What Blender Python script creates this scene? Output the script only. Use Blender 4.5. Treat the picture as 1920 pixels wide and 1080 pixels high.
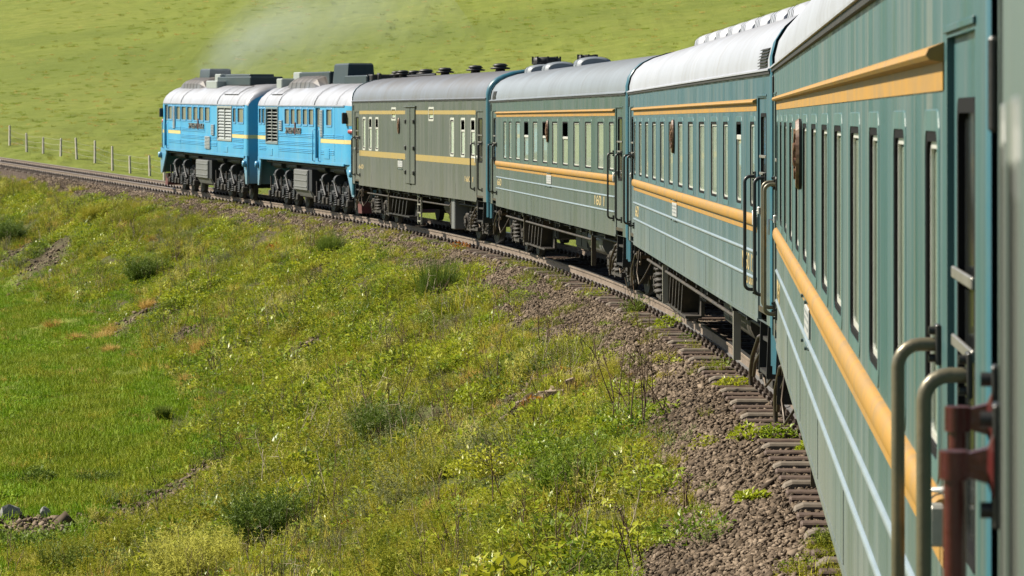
import bpy, math, random
import numpy as np
from mathutils import Vector, Matrix, Euler

for o in list(bpy.data.objects):
    bpy.data.objects.remove(o, do_unlink=True)
SC = bpy.context.scene
COL = SC.collection
R = math.radians
rng = np.random.default_rng(7)
random.seed(7)

# ------------------------------------------------------------------ camera, sky, sun, exposure
CAM_H = 3.018
FPX, V0 = 6447.5, 169.57            # focal length and horizon row, in pixels of a 1920 wide frame
cam = bpy.data.cameras.new('camera')
cam.sensor_width = 36.0
cam.lens = FPX / 1920 * 36
cam.shift_y = -(540 - V0) / 1920
cam.clip_start = 0.1
cam.clip_end = 8000
cam.dof.use_dof = True
cam.dof.focus_distance = 32
cam.dof.aperture_fstop = 15.0
cam_o = bpy.data.objects.new('camera', cam)
COL.objects.link(cam_o)
cam_o.location = (0, 0, CAM_H)
cam_o.rotation_euler = (R(90), 0, 0)
SC.camera = cam_o

SUN_EL = R(41)
SUN_H = Vector((-0.955, 0.297, 0)).normalized()
SUN_DIR = Vector((SUN_H.x * math.cos(SUN_EL), SUN_H.y * math.cos(SUN_EL), math.sin(SUN_EL)))
world = bpy.data.worlds.new('World')
SC.world = world
world.use_nodes = True
wn = world.node_tree.nodes
wn.clear()
sky = wn.new('ShaderNodeTexSky')
sky.sky_type = 'NISHITA'
sky.sun_disc = False
sky.sun_elevation = SUN_EL
sky.sun_rotation = math.atan2(SUN_H.x, SUN_H.y)
sky.altitude = 1300
bg = wn.new('ShaderNodeBackground')
bg.inputs['Strength'].default_value = 0.052
wo = wn.new('ShaderNodeOutputWorld')
world.node_tree.links.new(sky.outputs[0], bg.inputs[0])
world.node_tree.links.new(bg.outputs[0], wo.inputs[0])
sun = bpy.data.lights.new('sun', 'SUN')
sun.energy = 5.0
sun.angle = R(0.53)
sun.color = (1.0, 0.92, 0.78)
sun_o = bpy.data.objects.new('sun', sun)
COL.objects.link(sun_o)
sun_o.rotation_euler = SUN_DIR.to_track_quat('Z', 'Y').to_euler()
sun_o.location = SUN_DIR * 60
SC.view_settings.view_transform = 'Standard'
SC.view_settings.look = 'None'
SC.view_settings.exposure = 1.08
SC.view_settings.gamma = 1.0
SC.view_settings.use_curve_mapping = False
SC.render.engine = 'CYCLES'
SC.cycles.max_bounces = 6
SC.cycles.diffuse_bounces = 2
SC.cycles.transparent_max_bounces = 12
SC.cycles.use_denoising = True
SC.cycles.volume_step_rate = 1.0

# ------------------------------------------------------------------ helpers: objects, tags, meshes
def tag(o, label=None, cat=None, group=None, kind=None):
    if label: o['label'] = label
    if cat: o['category'] = cat
    if group: o['group'] = group
    if kind: o['kind'] = kind
    return o

def empty(name, loc=(0, 0, 0), rot=(0, 0, 0)):
    o = bpy.data.objects.new(name, None)
    o.empty_display_size = 0.3
    o.location = loc
    o.rotation_euler = rot
    COL.objects.link(o)
    return o

def put(name, me, parent=None, loc=(0, 0, 0), rot=(0, 0, 0), scale=None):
    o = bpy.data.objects.new(name, me)
    COL.objects.link(o)
    if parent is not None: o.parent = parent
    o.location = loc
    o.rotation_euler = rot
    if scale: o.scale = scale
    return o

class MB:
    """collects shapes into one mesh"""
    def __init__(self):
        self.v, self.f, self.sm = [], [], []
    def add(self, vs, fs, smooth=False):
        n = len(self.v)
        self.v += [tuple(p) for p in vs]
        self.f += [tuple(i + n for i in f) for f in fs]
        self.sm += [smooth] * len(fs)
        return self
    def box(self, x0, x1, y0, y1, z0, z1):
        vs = [(x0, y0, z0), (x1, y0, z0), (x1, y1, z0), (x0, y1, z0), (x0, y0, z1), (x1, y0, z1), (x1, y1, z1), (x0, y1, z1)]
        return self.add(vs, [(0, 3, 2, 1), (4, 5, 6, 7), (0, 1, 5, 4), (1, 2, 6, 5), (2, 3, 7, 6), (3, 0, 4, 7)])
    def bbox(self, x0, x1, y0, y1, z0, z1, b=0.01):
        """box with bevelled edges: 3 axis slabs hulled"""
        vs = []
        for sx, xa, xb in ((0, x0, x0 + b), (1, x1, x1 - b)):
            for sy, ya, yb in ((0, y0, y0 + b), (1, y1, y1 - b)):
                for sz, za, zb in ((0, z0, z0 + b), (1, z1, z1 - b)):
                    vs += [(xa, yb, zb), (xb, ya, zb), (xb, yb, za)]
        def i(sx, sy, sz, k): return (sx * 4 + sy * 2 + sz) * 3 + k
        fs = []
        for s in (0, 1):
            q = [i(s, 0, 0, 0), i(s, 1, 0, 0), i(s, 1, 1, 0), i(s, 0, 1, 0)]; fs.append(q if s else q[::-1])
            q = [i(0, s, 0, 1), i(0, s, 1, 1), i(1, s, 1, 1), i(1, s, 0, 1)]; fs.append(q if s else q[::-1])
            q = [i(0, 0, s, 2), i(1, 0, s, 2), i(1, 1, s, 2), i(0, 1, s, 2)]; fs.append(q if s else q[::-1])
        for a in (0, 1):
            for c in (0, 1):
                q = [i(a, c, 0, 0), i(a, c, 1, 0), i(a, c, 1, 1), i(a, c, 0, 1)]; fs.append(q if a == c else q[::-1])
                q = [i(a, 0, c, 0), i(a, 0, c, 2), i(a, 1, c, 2), i(a, 1, c, 0)]; fs.append(q if a == c else q[::-1])
                q = [i(0, a, c, 1), i(1, a, c, 1), i(1, a, c, 2), i(0, a, c, 2)]; fs.append(q if a == c else q[::-1])
        for sx in (0, 1):
            for sy in (0, 1):
                for sz in (0, 1):
                    q = [i(sx, sy, sz, 0), i(sx, sy, sz, 1), i(sx, sy, sz, 2)]
                    fs.append(q if (sx + sy + sz) % 2 == 1 else q[::-1])
        return self.add(vs, fs)
    def prism(self, poly, a0, a1, axis='y'):
        """poly in the two other axes (x,z for y; y,z for x; x,y for z)"""
        n = len(poly)
        def P(p, a):
            return (p[0], a, p[1]) if axis == 'y' else (a, p[0], p[1]) if axis == 'x' else (p[0], p[1], a)
        vs = [P(p, a0) for p in poly] + [P(p, a1) for p in poly]
        fs = [tuple(range(n))[::-1], tuple(range(n, 2 * n))] + [(i, (i + 1) % n, n + (i + 1) % n, n + i) for i in range(n)]
        return self.add(vs, fs)
    def cyl(self, p0, p1, r, n=12, r2=None, caps=True, smooth=True):
        p0, p1 = Vector(p0), Vector(p1)
        r2 = r if r2 is None else r2
        d = (p1 - p0).normalized()
        a = d.orthogonal().normalized()
        b = d.cross(a)
        vs = []
        for p, q in ((p0, r), (p1, r2)):
            for k in range(n):
                t = 2 * math.pi * k / n
                vs.append(p + a * (math.cos(t) * q) + b * (math.sin(t) * q))
        self.add(vs, [(k, (k + 1) % n, n + (k + 1) % n, n + k) for k in range(n)], smooth)
        if caps:
            self.add(vs[:n], [tuple(range(n))[::-1]])
            self.add(vs[n:], [tuple(range(n))])
        return self
    def tube(self, pts, r, n=8, smooth=True):
        pts = [Vector(p) for p in pts]
        rs = r if isinstance(r, (list, tuple)) else [r] * len(pts)
        vs, prev = [], None
        for i, p in enumerate(pts):
            d = (pts[min(i + 1, len(pts) - 1)] - pts[max(i - 1, 0)]).normalized()
            if prev is None:
                a = d.orthogonal().normalized()
            else:
                a = prev - d * prev.dot(d)
                a = a.normalized() if a.length > 1e-6 else d.orthogonal().normalized()
            prev = a
            b = d.cross(a)
            for k in range(n):
                t = 2 * math.pi * k / n
                vs.append(p + (a * math.cos(t) + b * math.sin(t)) * rs[i])
        fs = []
        for i in range(len(pts) - 1):
            for k in range(n):
                fs.append((i * n + k, i * n + (k + 1) % n, (i + 1) * n + (k + 1) % n, (i + 1) * n + k))
        self.add(vs, fs, smooth)
        self.add(vs[:n], [tuple(range(n))[::-1]])
        self.add(vs[-n:], [tuple(range(n))])
        return self
    def lathe(self, prof, c=(0, 0, 0), axis='z', n=16, smooth=True):
        vs = []
        for r, h in prof:
            for k in range(n):
                t = 2 * math.pi * k / n
                a, b = math.cos(t) * r, math.sin(t) * r
                p = (a, b, h) if axis == 'z' else (a, h, b) if axis == 'y' else (h, a, b)
                vs.append((p[0] + c[0], p[1] + c[1], p[2] + c[2]))
        fs = []
        for i in range(len(prof) - 1):
            for k in range(n):
                fs.append((i * n + k, i * n + (k + 1) % n, (i + 1) * n + (k + 1) % n, (i + 1) * n + k))
        return self.add(vs, fs, smooth)
    def loft(self, secs, smooth=True, cap=True, closed=False):
        n = len(secs[0])
        vs = [p for s in secs for p in s]
        fs = []
        m = n if closed else n - 1
        for i in range(len(secs) - 1):
            for k in range(m):
                fs.append((i * n + k, i * n + (k + 1) % n, (i + 1) * n + (k + 1) % n, (i + 1) * n + k))
        self.add(vs, fs, smooth)
        if cap:
            self.add(secs[0], [tuple(range(n))])
            self.add(secs[-1], [tuple(range(n))[::-1]])
        return self
    def mesh(self, name, mat=None):
        me = bpy.data.meshes.new(name)
        me.from_pydata(self.v, [], self.f)
        me.polygons.foreach_set('use_smooth', self.sm)
        me.update()
        if mat: me.materials.append(mat)
        return me
    def build(self, name, mat, parent=None, loc=(0, 0, 0), rot=(0, 0, 0)):
        return put(name, self.mesh(name, mat), parent, loc, rot)

def rrect(w, h, r, n=4):
    """rounded rectangle outline, centred, counter-clockwise"""
    pts = []
    for cx, cz, a0 in ((w / 2 - r, h / 2 - r, 0), (-w / 2 + r, h / 2 - r, 90), (-w / 2 + r, -h / 2 + r, 180), (w / 2 - r, -h / 2 + r, 270)):
        for k in range(n + 1):
            a = R(a0 + 90 * k / n)
            pts.append((cx + r * math.cos(a), cz + r * math.sin(a)))
    return pts

def ring_mesh(name, w, h, t, r, y0, y1, mat, bev=0.0):
    """a frame: outer w x h rounded, t wide, from depth y0 (inside) to y1 (outside, +Y)"""
    o, i = rrect(w, h, max(r, .002)), rrect(w - 2 * t, h - 2 * t, max(r - t * .5, .002))
    n = len(o)
    m = MB()
    ob, ib = rrect(w - 2 * bev, h - 2 * bev, max(r - bev, .002)), i
    secs = [[(p[0], y0, p[1]) for p in o], [(p[0], y1 - bev, p[1]) for p in o], [(p[0], y1, p[1]) for p in ob], [(p[0], y1, p[1]) for p in i], [(p[0], y0, p[1]) for p in i]]
    m.loft(secs, smooth=False, cap=False, closed=True)
    return m.mesh(name, mat)

def pane_mesh(name, w, h, y, mat):
    m = MB()
    m.box(-w / 2, w / 2, y - .006, y, -h / 2, h / 2)
    return m.mesh(name, mat)

# ------------------------------------------------------------------ materials
def nodes(name):
    m = bpy.data.materials.new(name)
    m.use_nodes = True
    nt = m.node_tree
    b = nt.nodes['Principled BSDF']
    return m, nt, b

def ramp(nt, fac, stops):
    r = nt.nodes.new('ShaderNodeValToRGB')
    e = r.color_ramp.elements
    e[0].position, e[0].color = stops[0][0], (*stops[0][1], 1)
    e[1].position, e[1].color = stops[-1][0], (*stops[-1][1], 1)
    for p, c in stops[1:-1]:
        x = e.new(p); x.color = (*c, 1)
    nt.links.new(fac, r.inputs[0])
    return r.outputs[0]

def noise(nt, scale=1.0, detail=4, rough=.55, mapping=None, coord='Object', loc=(0, 0, 0), dist=0):
    tc = nt.nodes.new('ShaderNodeTexCoord')
    mp = nt.nodes.new('ShaderNodeMapping')
    mp.inputs['Scale'].default_value = mapping or (1, 1, 1)
    mp.inputs['Location'].default_value = loc
    n = nt.nodes.new('ShaderNodeTexNoise')
    n.inputs['Scale'].default_value = scale
    n.inputs['Detail'].default_value = detail
    n.inputs['Roughness'].default_value = rough
    n.inputs['Distortion'].default_value = dist
    nt.links.new(tc.outputs[coord], mp.inputs[0])
    nt.links.new(mp.outputs[0], n.inputs[0])
    return n.outputs[0]

def mixc(nt, fac, a, b, mode='MIX'):
    m = nt.nodes.new('ShaderNodeMix')
    m.data_type = 'RGBA'
    m.blend_type = mode
    for s, v in ((m.inputs[0], fac), (m.inputs[6], a), (m.inputs[7], b)):
        if isinstance(v, (int, float)): s.default_value = v
        elif isinstance(v, tuple): s.default_value = (*v, 1) if len(v) == 3 else v
        else: nt.links.new(v, s)
    return m.outputs[2]

def mathn(nt, op, a, b=0.0, clamp=False):
    m = nt.nodes.new('ShaderNodeMath')
    m.operation = op
    m.use_clamp = clamp
    for s, v in ((m.inputs[0], a), (m.inputs[1], b)):
        if isinstance(v, (int, float)): s.default_value = v
        else: nt.links.new(v, s)
    return m.outputs[0]

def bump(nt, b, h, strength=.2, dist=.01):
    n = nt.nodes.new('ShaderNodeBump')
    n.inputs['Strength'].default_value = strength
    n.inputs['Distance'].default_value = dist
    nt.links.new(h, n.inputs['Height'])
    nt.links.new(n.outputs[0], b.inputs['Normal'])

def plain(name, col, rough=.5, metal=0., dirt=.0, dirtcol=(.1, .085, .065), scale=3.0, spec=.5):
    m, nt, b = nodes(name)
    b.inputs['Roughness'].default_value = rough
    b.inputs['Metallic'].default_value = metal
    b.inputs['Specular IOR Level'].default_value = spec
    if dirt > 0:
        n = noise(nt, scale, 6, .65)
        f = mathn(nt, 'MULTIPLY', ramp(nt, n, [(.40, (0, 0, 0)), (.72, (1, 1, 1))]), dirt)
        nt.links.new(mixc(nt, f, col, dirtcol), b.inputs['Base Color'])
        n2 = noise(nt, scale * 6, 3)
        bump(nt, b, n2, .15, .006)
    else:
        b.inputs['Base Color'].default_value = (*col, 1)
    return m

def carpaint(name, clean, faded, dust, rough=.42, dustlow=True, streak=.75):
    """coach paint: chalky vertical streaks, wave of the sheet, road dust low down"""
    m, nt, b = nodes(name)
    s1 = noise(nt, 1.0, 6, .6, (2.6, .3, .22))
    s2 = noise(nt, 1.0, 5, .6, (11, .3, .35), loc=(3, 0, 5))
    s3 = noise(nt, .8, 3, .5, (.5, .5, .6), loc=(9, 2, 1))
    c = mixc(nt, ramp(nt, s1, [(.36, (0, 0, 0)), (.66, (1, 1, 1))]), clean, faded)
    c = mixc(nt, mathn(nt, 'MULTIPLY', ramp(nt, s2, [(.50, (0, 0, 0)), (.68, (1, 1, 1))]), streak), c, dust)
    tc = nt.nodes.new('ShaderNodeTexCoord')
    sx = nt.nodes.new('ShaderNodeSeparateXYZ')
    nt.links.new(tc.outputs['Object'], sx.inputs[0])
    if dustlow:
        low = mathn(nt, 'MULTIPLY_ADD', sx.outputs[2], -0.75)
        low.node.inputs[2].default_value = 1.75
        low = mathn(nt, 'MULTIPLY', mathn(nt, 'ADD', low, mathn(nt, 'MULTIPLY', mathn(nt, 'SUBTRACT', s3, .5), 1.2)), .8, True)
        c = mixc(nt, low, c, dust)
    dk = noise(nt, 1.0, 5, .65, (16, .3, .5), loc=(6, 2, 3))
    c = mixc(nt, mathn(nt, 'MULTIPLY', ramp(nt, dk, [(.52, (0, 0, 0)), (.70, (1, 1, 1))]), .45), c, (.02, .035, .035))
    rs = noise(nt, 1.0, 5, .7, (7, .3, 1.1), loc=(1, 4, 7))
    c = mixc(nt, mathn(nt, 'MULTIPLY', ramp(nt, rs, [(.66, (0, 0, 0)), (.78, (1, 1, 1))]), .55), c, (.085, .055, .035))
    sp = noise(nt, 26, 3, .6)
    c = mixc(nt, mathn(nt, 'MULTIPLY', ramp(nt, sp, [(.68, (0, 0, 0)), (.76, (1, 1, 1))]), .5), c, (.05, .04, .03))
    nt.links.new(c, b.inputs['Base Color'])
    b.inputs['Roughness'].default_value = rough
    nt.links.new(ramp(nt, s1, [(.3, (rough - .12,) * 3), (.7, (rough + .18,) * 3)]), b.inputs['Roughness'])
    w = noise(nt, 1.0, 2, .5, (1.2, 1, .8))
    bump(nt, b, mathn(nt, 'ADD', w, mathn(nt, 'MULTIPLY', s2, .05)), .55, .035)
    return m

MT = {}
MT['paint_a'] = carpaint('paint_a', (0.011, 0.069, 0.076), (0.048, 0.095, 0.094), (0.144, 0.156, 0.139), streak=.9)
MT['paint_b'] = carpaint('paint_b', (0.011, 0.069, 0.098), (0.045, 0.095, 0.108), (0.117, 0.139, 0.131), streak=.8)
MT['paint_c'] = carpaint('paint_c', (0.022, 0.059, 0.050), (0.049, 0.077, 0.067), (0.084, 0.094, 0.081), streak=.8)
MT['paint_d'] = carpaint('paint_d', (0.040, 0.054, 0.042), (0.064, 0.073, 0.060), (0.094, 0.096, 0.080))
MT['paint_own'] = carpaint('paint_own', (.055, .095, .085), (.085, .115, .10), (.135, .145, .125))
MT['paint_own_trim'] = MT['paint_own']
MT['paint_a_trim'] = carpaint('paint_a_trim', (0.030, 0.102, 0.102), (0.072, 0.126, 0.117), (0.114, 0.132, 0.114), dustlow=False)
MT['paint_b_trim'] = carpaint('paint_b_trim', (0.027, 0.102, 0.123), (0.060, 0.123, 0.132), (0.108, 0.132, 0.120), dustlow=False)
MT['paint_c_trim'] = carpaint('paint_c_trim', (0.031, 0.081, 0.065), (0.062, 0.105, 0.090), (0.099, 0.112, 0.093), dustlow=False)
MT['paint_d_trim'] = plain('paint_d_trim', (.40, .41, .36), .5, 0, .5, (.2, .21, .17), 6)
MT['paint_end'] = plain('paint_end', (.016, .105, .15), .35, 0, .4, (.09, .115, .11), 2.0)
MT['yellow'] = plain('yellow', (0.323, 0.168, 0.022), .58, 0, .8, (0.202, 0.134, 0.059), 5)
MT['yellow_flat'] = plain('yellow_flat', (0.286, 0.206, 0.055), .5, 0, .5, (0.210, 0.176, 0.092), 2.0)
MT['rib'] = plain('rib', (.22, .27, .30), .28, 0, .4, (.13, .16, .16), 3)  # pale sky highlight along the ribs put into their colour
MT['rubber'] = plain('rubber', (.010, .010, .010), .9, spec=.1)
MT['black'] = plain('black', (.012, .012, .013), .55, 0, .4, (.05, .042, .034), 4)
MT['grime'] = plain('grime', (.018, .016, .014), .7, 0, .7, (.075, .058, .04), 5)
MT['grime_dark'] = plain('grime_dark', (.010, .0095, .009), .65, 0, .5, (.035, .028, .02), 5)
MT['loco_black'] = plain('loco_black', (.006, .009, .014), .62, 0, .4, (.028, .024, .02), 5)
MT['steel'] = plain('steel', (.075, .063, .05), .45, .6, .7, (.12, .08, .05), 4)
MT['pale_metal'] = plain('pale_metal', (.30, .29, .26), .4, .3, .4, (.2, .17, .13), 6)
MT['guard'] = plain('guard', (.20, .19, .17), .4, .4, .5, (.1, .09, .07), 9)
MT['alu'] = plain('alu', (.62, .62, .58), .35, .4, .3, (.35, .33, .28), 5)
MT['handrail'] = plain('handrail', (.115, .105, .068), .38, .35, .5, (.20, .16, .09), 9)
MT['handrail_dark'] = plain('handrail_dark', (.02, .02, .02), .4, .2, .3, (.08, .07, .05), 9)
MT['red_rail'] = plain('red_rail', (.075, .013, .012), .28, .0, .5, (.03, .014, .012), 14)
MT['interior'] = plain('interior', (.05, .05, .05), .9)
MT['blind'] = plain('blind', (.40, .40, .35), .85, 0, .5, (.26, .27, .235), 2)
MT['white_blind'] = plain('white_blind', (.62, .62, .56), .85, 0, .3, (.45, .45, .4), 3)
MT['window_dark'] = plain('window_dark', (.016, .018, .018), .12)
MT['loco_glass'] = plain('loco_glass', (.16, .17, .125), .15, 0, .5, (.22, .21, .17), 2)
MT['emblem'] = plain('emblem', (0.091, 0.035, 0.021), .5, 0, .8, (0.224, 0.154, 0.070), 26)
MT['plate_white'] = plain('plate_white', (0.322, 0.329, 0.322), .5, 0, .3, (0.315, 0.315, 0.301), 14)
MT['plate_ink'] = plain('plate_ink', (.25, .27, .27), .6)
MT['number_yellow'] = plain('number_yellow', (.42, .31, .12), .6, 0, .6, (.25, .25, .19), 14)
MT['red_light'] = plain('red_light', (.30, .045, .05), .4, 0, .2)
MT['dark_red'] = plain('dark_red', (.10, .02, .022), .5, 0, .4)
MT['tank_grey'] = plain('tank_grey', (.13, .135, .135), .5, .1, .5, (.10, .095, .085), 3)
MT['letter'] = plain('letter', (.09, .09, .085), .5, 0, .5, (.30, .28, .24), 12)
MT['louver_grey'] = plain('louver_grey', (.26, .29, .28), .45, .1, .4, (.18, .18, .16), 5)

def glass_mat():
    m = bpy.data.materials.new('glass')
    m.use_nodes = True
    nt = m.node_tree
    nt.nodes.clear()
    out = nt.nodes.new('ShaderNodeOutputMaterial')
    mx = nt.nodes.new('ShaderNodeMixShader')
    t = nt.nodes.new('ShaderNodeBsdfTransparent')
    t.inputs[0].default_value = (.86, .9, .87, 1)
    g = nt.nodes.new('ShaderNodeBsdfGlossy')
    g.inputs['Roughness'].default_value = .03
    fr = nt.nodes.new('ShaderNodeFresnel')
    fr.inputs[0].default_value = 1.5
    ge = nt.nodes.new('ShaderNodeNewGeometry')
    f = mathn(nt, 'MULTIPLY', fr.outputs[0], mathn(nt, 'SUBTRACT', .62, mathn(nt, 'MULTIPLY', ge.outputs['Backfacing'], .62)))
    nt.links.new(f, mx.inputs[0])
    nt.links.new(t.outputs[0], mx.inputs[1])
    nt.links.new(g.outputs[0], mx.inputs[2])
    nt.links.new(mx.outputs[0], out.inputs[0])
    return m
MT['glass'] = glass_mat()

def roofmat(name, a, b_, stain, rough=.5):
    m, nt, b = nodes(name)
    s1 = noise(nt, 1.0, 5, .6, (.9, .6, .6))
    s2 = noise(nt, 1.0, 6, .65, (5, .5, .5), loc=(4, 1, 2))
    c = mixc(nt, ramp(nt, s1, [(.35, (0, 0, 0)), (.65, (1, 1, 1))]), a, b_)
    c = mixc(nt, mathn(nt, 'MULTIPLY', ramp(nt, s2, [(.5, (0, 0, 0)), (.75, (1, 1, 1))]), .6), c, stain)
    tc = nt.nodes.new('ShaderNodeTexCoord')
    sx = nt.nodes.new('ShaderNodeSeparateXYZ')
    nt.links.new(tc.outputs['Object'], sx.inputs[0])
    top = mathn(nt, 'MULTIPLY_ADD', sx.outputs[2], 2.9)
    top.node.inputs[2].default_value = -11.0
    top = mathn(nt, 'MULTIPLY', mathn(nt, 'ADD', top, mathn(nt, 'MULTIPLY', mathn(nt, 'SUBTRACT', s1, .5), 1.5)), .75, True)
    c = mixc(nt, top, c, stain)       # soot settled along the crown
    nt.links.new(c, b.inputs['Base Color'])
    b.inputs['Roughness'].default_value = rough
    b.inputs['Metallic'].default_value = .15
    bump(nt, b, s1, .3, .03)
    return m
MT['roof_a'] = roofmat('roof_a', (0.317, 0.334, 0.370), (0.273, 0.282, 0.308), (0.194, 0.185, 0.176))
MT['roof_b'] = roofmat('roof_b', (0.326, 0.343, 0.383), (0.282, 0.295, 0.326), (0.211, 0.198, 0.185))
MT['roof_c'] = roofmat('roof_c', (0.185, 0.211, 0.238), (0.158, 0.176, 0.194), (0.119, 0.114, 0.106))
MT['roof_d'] = roofmat('roof_d', (0.145, 0.163, 0.194), (0.123, 0.128, 0.136), (0.092, 0.077, 0.062))
MT['roof_loco'] = roofmat('roof_loco', (0.308, 0.326, 0.370), (0.264, 0.273, 0.299), (0.114, 0.101, 0.088))

def locopaint(name, clean, faded):
    m, nt, b = nodes(name)
    s1 = noise(nt, 1.0, 5, .6, (.7, .7, .5))
    s2 = noise(nt, 1.0, 5, .65, (6, .4, .5))
    c = mixc(nt, ramp(nt, s1, [(.35, (0, 0, 0)), (.65, (1, 1, 1))]), clean, faded)
    c = mixc(nt, mathn(nt, 'MULTIPLY', ramp(nt, s2, [(.55, (0, 0, 0)), (.8, (1, 1, 1))]), .45), c, (.22, .30, .32))
    tc = nt.nodes.new('ShaderNodeTexCoord')
    sx = nt.nodes.new('ShaderNodeSeparateXYZ')
    nt.links.new(tc.outputs['Object'], sx.inputs[0])
    low = mathn(nt, 'MULTIPLY_ADD', sx.outputs[2], -1.6)
    low.node.inputs[2].default_value = 2.95
    low = mathn(nt, 'MULTIPLY', mathn(nt, 'ADD', low, mathn(nt, 'SUBTRACT', s2, .5)), .45, True)
    c = mixc(nt, low, c, (.13, .18, .2))
    nt.links.new(c, b.inputs['Base Color'])
    b.inputs['Roughness'].default_value = .38
    bump(nt, b, s1, .25, .03)
    return m
MT['loco_blue'] = locopaint('loco_blue', (.02, .235, .45), (.05, .295, .49))
MT['loco_blue_trim'] = plain('loco_blue_trim', (.04, .23, .45), .4, 0, .3, (.2, .3, .34), 3)
MT['loco_blue_deep'] = plain('loco_blue_deep', (.02, .16, .33), .38, 0, .3, (.05, .14, .2), 2)
MT['loco_stripe'] = plain('loco_stripe', (.52, .42, .16), .45, 0, .4, (.4, .38, .24), 3)

# ------------------------------------------------------------------ the line of the track
TC = np.array([0.44716693, -1.85919012, -14.77958895, 11.75907568, 1.56051767])
TD = np.polyder(TC)
Y1, Y0 = 128.0, -25.0
def track_x(y):
    y = np.asarray(y, float)
    yc = np.clip(y, Y0, Y1)
    x = np.polyval(TC, yc / 100)
    return x + np.where(y > Y1, (y - Y1) * -0.312, 0) - np.where(y > 188, (y - 188) ** 2 * .0035, 0) + np.where(y < Y0, (y - Y0) * np.polyval(TD, Y0 / 100) / 100, 0)
_ty = np.arange(-150, 330, .25)
_tx = track_x(_ty)
_ts = np.concatenate([[0], np.cumsum(np.hypot(np.diff(_tx), np.diff(_ty)))])
_ts -= np.interp(6.83, _ty, _ts)
def track_z(s):
    s = np.asarray(s, float)
    sc = np.clip(s, 0, 140)
    z = -.00672302 * sc - .0000627442 * sc ** 2 + 5.0736e-7 * sc ** 3
    return z + np.where(s > 140, (s - 140) * .004, 0) + np.where(s < 0, s * -.0067, 0)
_tz = track_z(_ts)
def track_at(s):
    """point, heading of the centre line at arc length s"""
    x, y = np.interp(s, _ts, _tx), np.interp(s, _ts, _ty)
    x2, y2 = np.interp(s + .5, _ts, _tx), np.interp(s + .5, _ts, _ty)
    x1, y1 = np.interp(s - .5, _ts, _tx), np.interp(s - .5, _ts, _ty)
    return x, y, np.interp(s, _ts, _tz), np.arctan2(-(x2 - x1), y2 - y1)
def track_sp(x, y):
    """arc length and distance to the left of the centre line"""
    x, y = np.asarray(x, float), np.asarray(y, float)
    s = np.interp(y, _ty, _ts)
    for _ in range(6):
        cx, cy, _z, th = track_at(s)
        s = s + ((x - cx) * -np.sin(th) + (y - cy) * np.cos(th)) * .9
    cx, cy, cz, th = track_at(s)
    return s, (x - cx) * -np.cos(th) + (y - cy) * -np.sin(th), cz

# ------------------------------------------------------------------ ground
_perm = np.random.default_rng(3).random((256, 256))
def vnoise(x, y, seed=0):
    x, y = np.asarray(x, float) + seed * 17.31, np.asarray(y, float) + seed * 9.77
    xi, yi = np.floor(x).astype(int), np.floor(y).astype(int)
    fx, fy = x - xi, y - yi
    fx, fy = fx * fx * (3 - 2 * fx), fy * fy * (3 - 2 * fy)
    g = lambda a, b: _perm[a & 255, b & 255]
    return (g(xi, yi) * (1 - fx) + g(xi + 1, yi) * fx) * (1 - fy) + (g(xi, yi + 1) * (1 - fx) + g(xi + 1, yi + 1) * fx) * fy
def fbm(x, y, seed=0, oct=4):
    t, a, n = 0, .5, 0
    for k in range(oct):
        t = t + a * vnoise(np.asarray(x) * 2 ** k, np.asarray(y) * 2 ** k, seed + k); n += a; a *= .5
    return t / n
PP = [-3000, 0, 1.3, 1.75, 2.5, 3.2, 8.4, 10, 16, 60, 3000]
PZ = [-.36, -.257, -.257, -.33, -.72, -1.0, -3.45, -3.75, -3.9, -3.4, 10]
def ground_z(x, y):
    s, p, zt = track_sp(x, y)
    inner = np.interp(p, PP, PZ)
    bank = np.clip((p - 2.2) / 1.5, 0, 1)
    inner = inner + bank * ((fbm(x * .5, y * .22, 1) - .5) * .65 + (fbm(x * 1.5, y * .8, 2) - .5) * .36)
    inner = inner + np.clip((p - 2.6) / 3, 0, 1) * .5 * (fbm(x * .09, y * .05, 4) - .5)
    q = -p
    base = np.clip(-1.7 + (s - 187) * .055, -1.9, .3)
    sho = np.interp(q, [0, 1.3, 1.75, 2.7], [-.262, -.262, -.33, -.75])
    k = np.clip((q - 2.5) / 4.5, 0, 1)
    k = k * k * (3 - 2 * k)
    far = np.clip(q - 12, 0, None)
    hill = far * .075 + np.clip(far - 40, 0, 900) * .075
    hill = hill + np.clip(far / 60, 0, 1) * ((fbm(x * .012, y * .006, 6) - .5) * 5 + (fbm(x * .05, y * .02, 7) - .5) * 1.0) * np.clip(far / 220, .12, 1)
    rough = np.clip((q - 3) / 3, 0, 1) * (fbm(x * .6, y * .25, 8) - .5) * .35
    outer = sho * (1 - k) + (base - zt) * k + hill + rough
    return zt + np.where(p >= 0, inner, outer)

def axis(lo, f0, f1, hi, step, grow=1.12):
    a = list(np.arange(f0, f1 + 1e-6, step))
    d = step
    while a[-1] < hi: d *= grow; a.append(a[-1] + d)
    d = step
    while a[0] > lo: d *= grow; a.insert(0, a[0] - d)
    return np.array(a)
gx = axis(-2600, -32, 14, 2600, .22)
gy = axis(-300, 2, 215, 4200, .5, 1.07)
GX, GY = np.meshgrid(gx, gy)
gs, gp, _ = track_sp(GX, GY)
GZ = ground_z(GX, GY)
nx, ny = len(gx), len(gy)
me = bpy.data.meshes.new('ground')
co = np.stack([GX.ravel(), GY.ravel(), GZ.ravel()], 1)
idx = np.arange(nx * ny).reshape(ny, nx)
quads = np.stack([idx[:-1, :-1].ravel(), idx[:-1, 1:].ravel(), idx[1:, 1:].ravel(), idx[1:, :-1].ravel()], 1)
me.vertices.add(len(co)); me.vertices.foreach_set('co', co.ravel().astype(np.float32))
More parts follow.
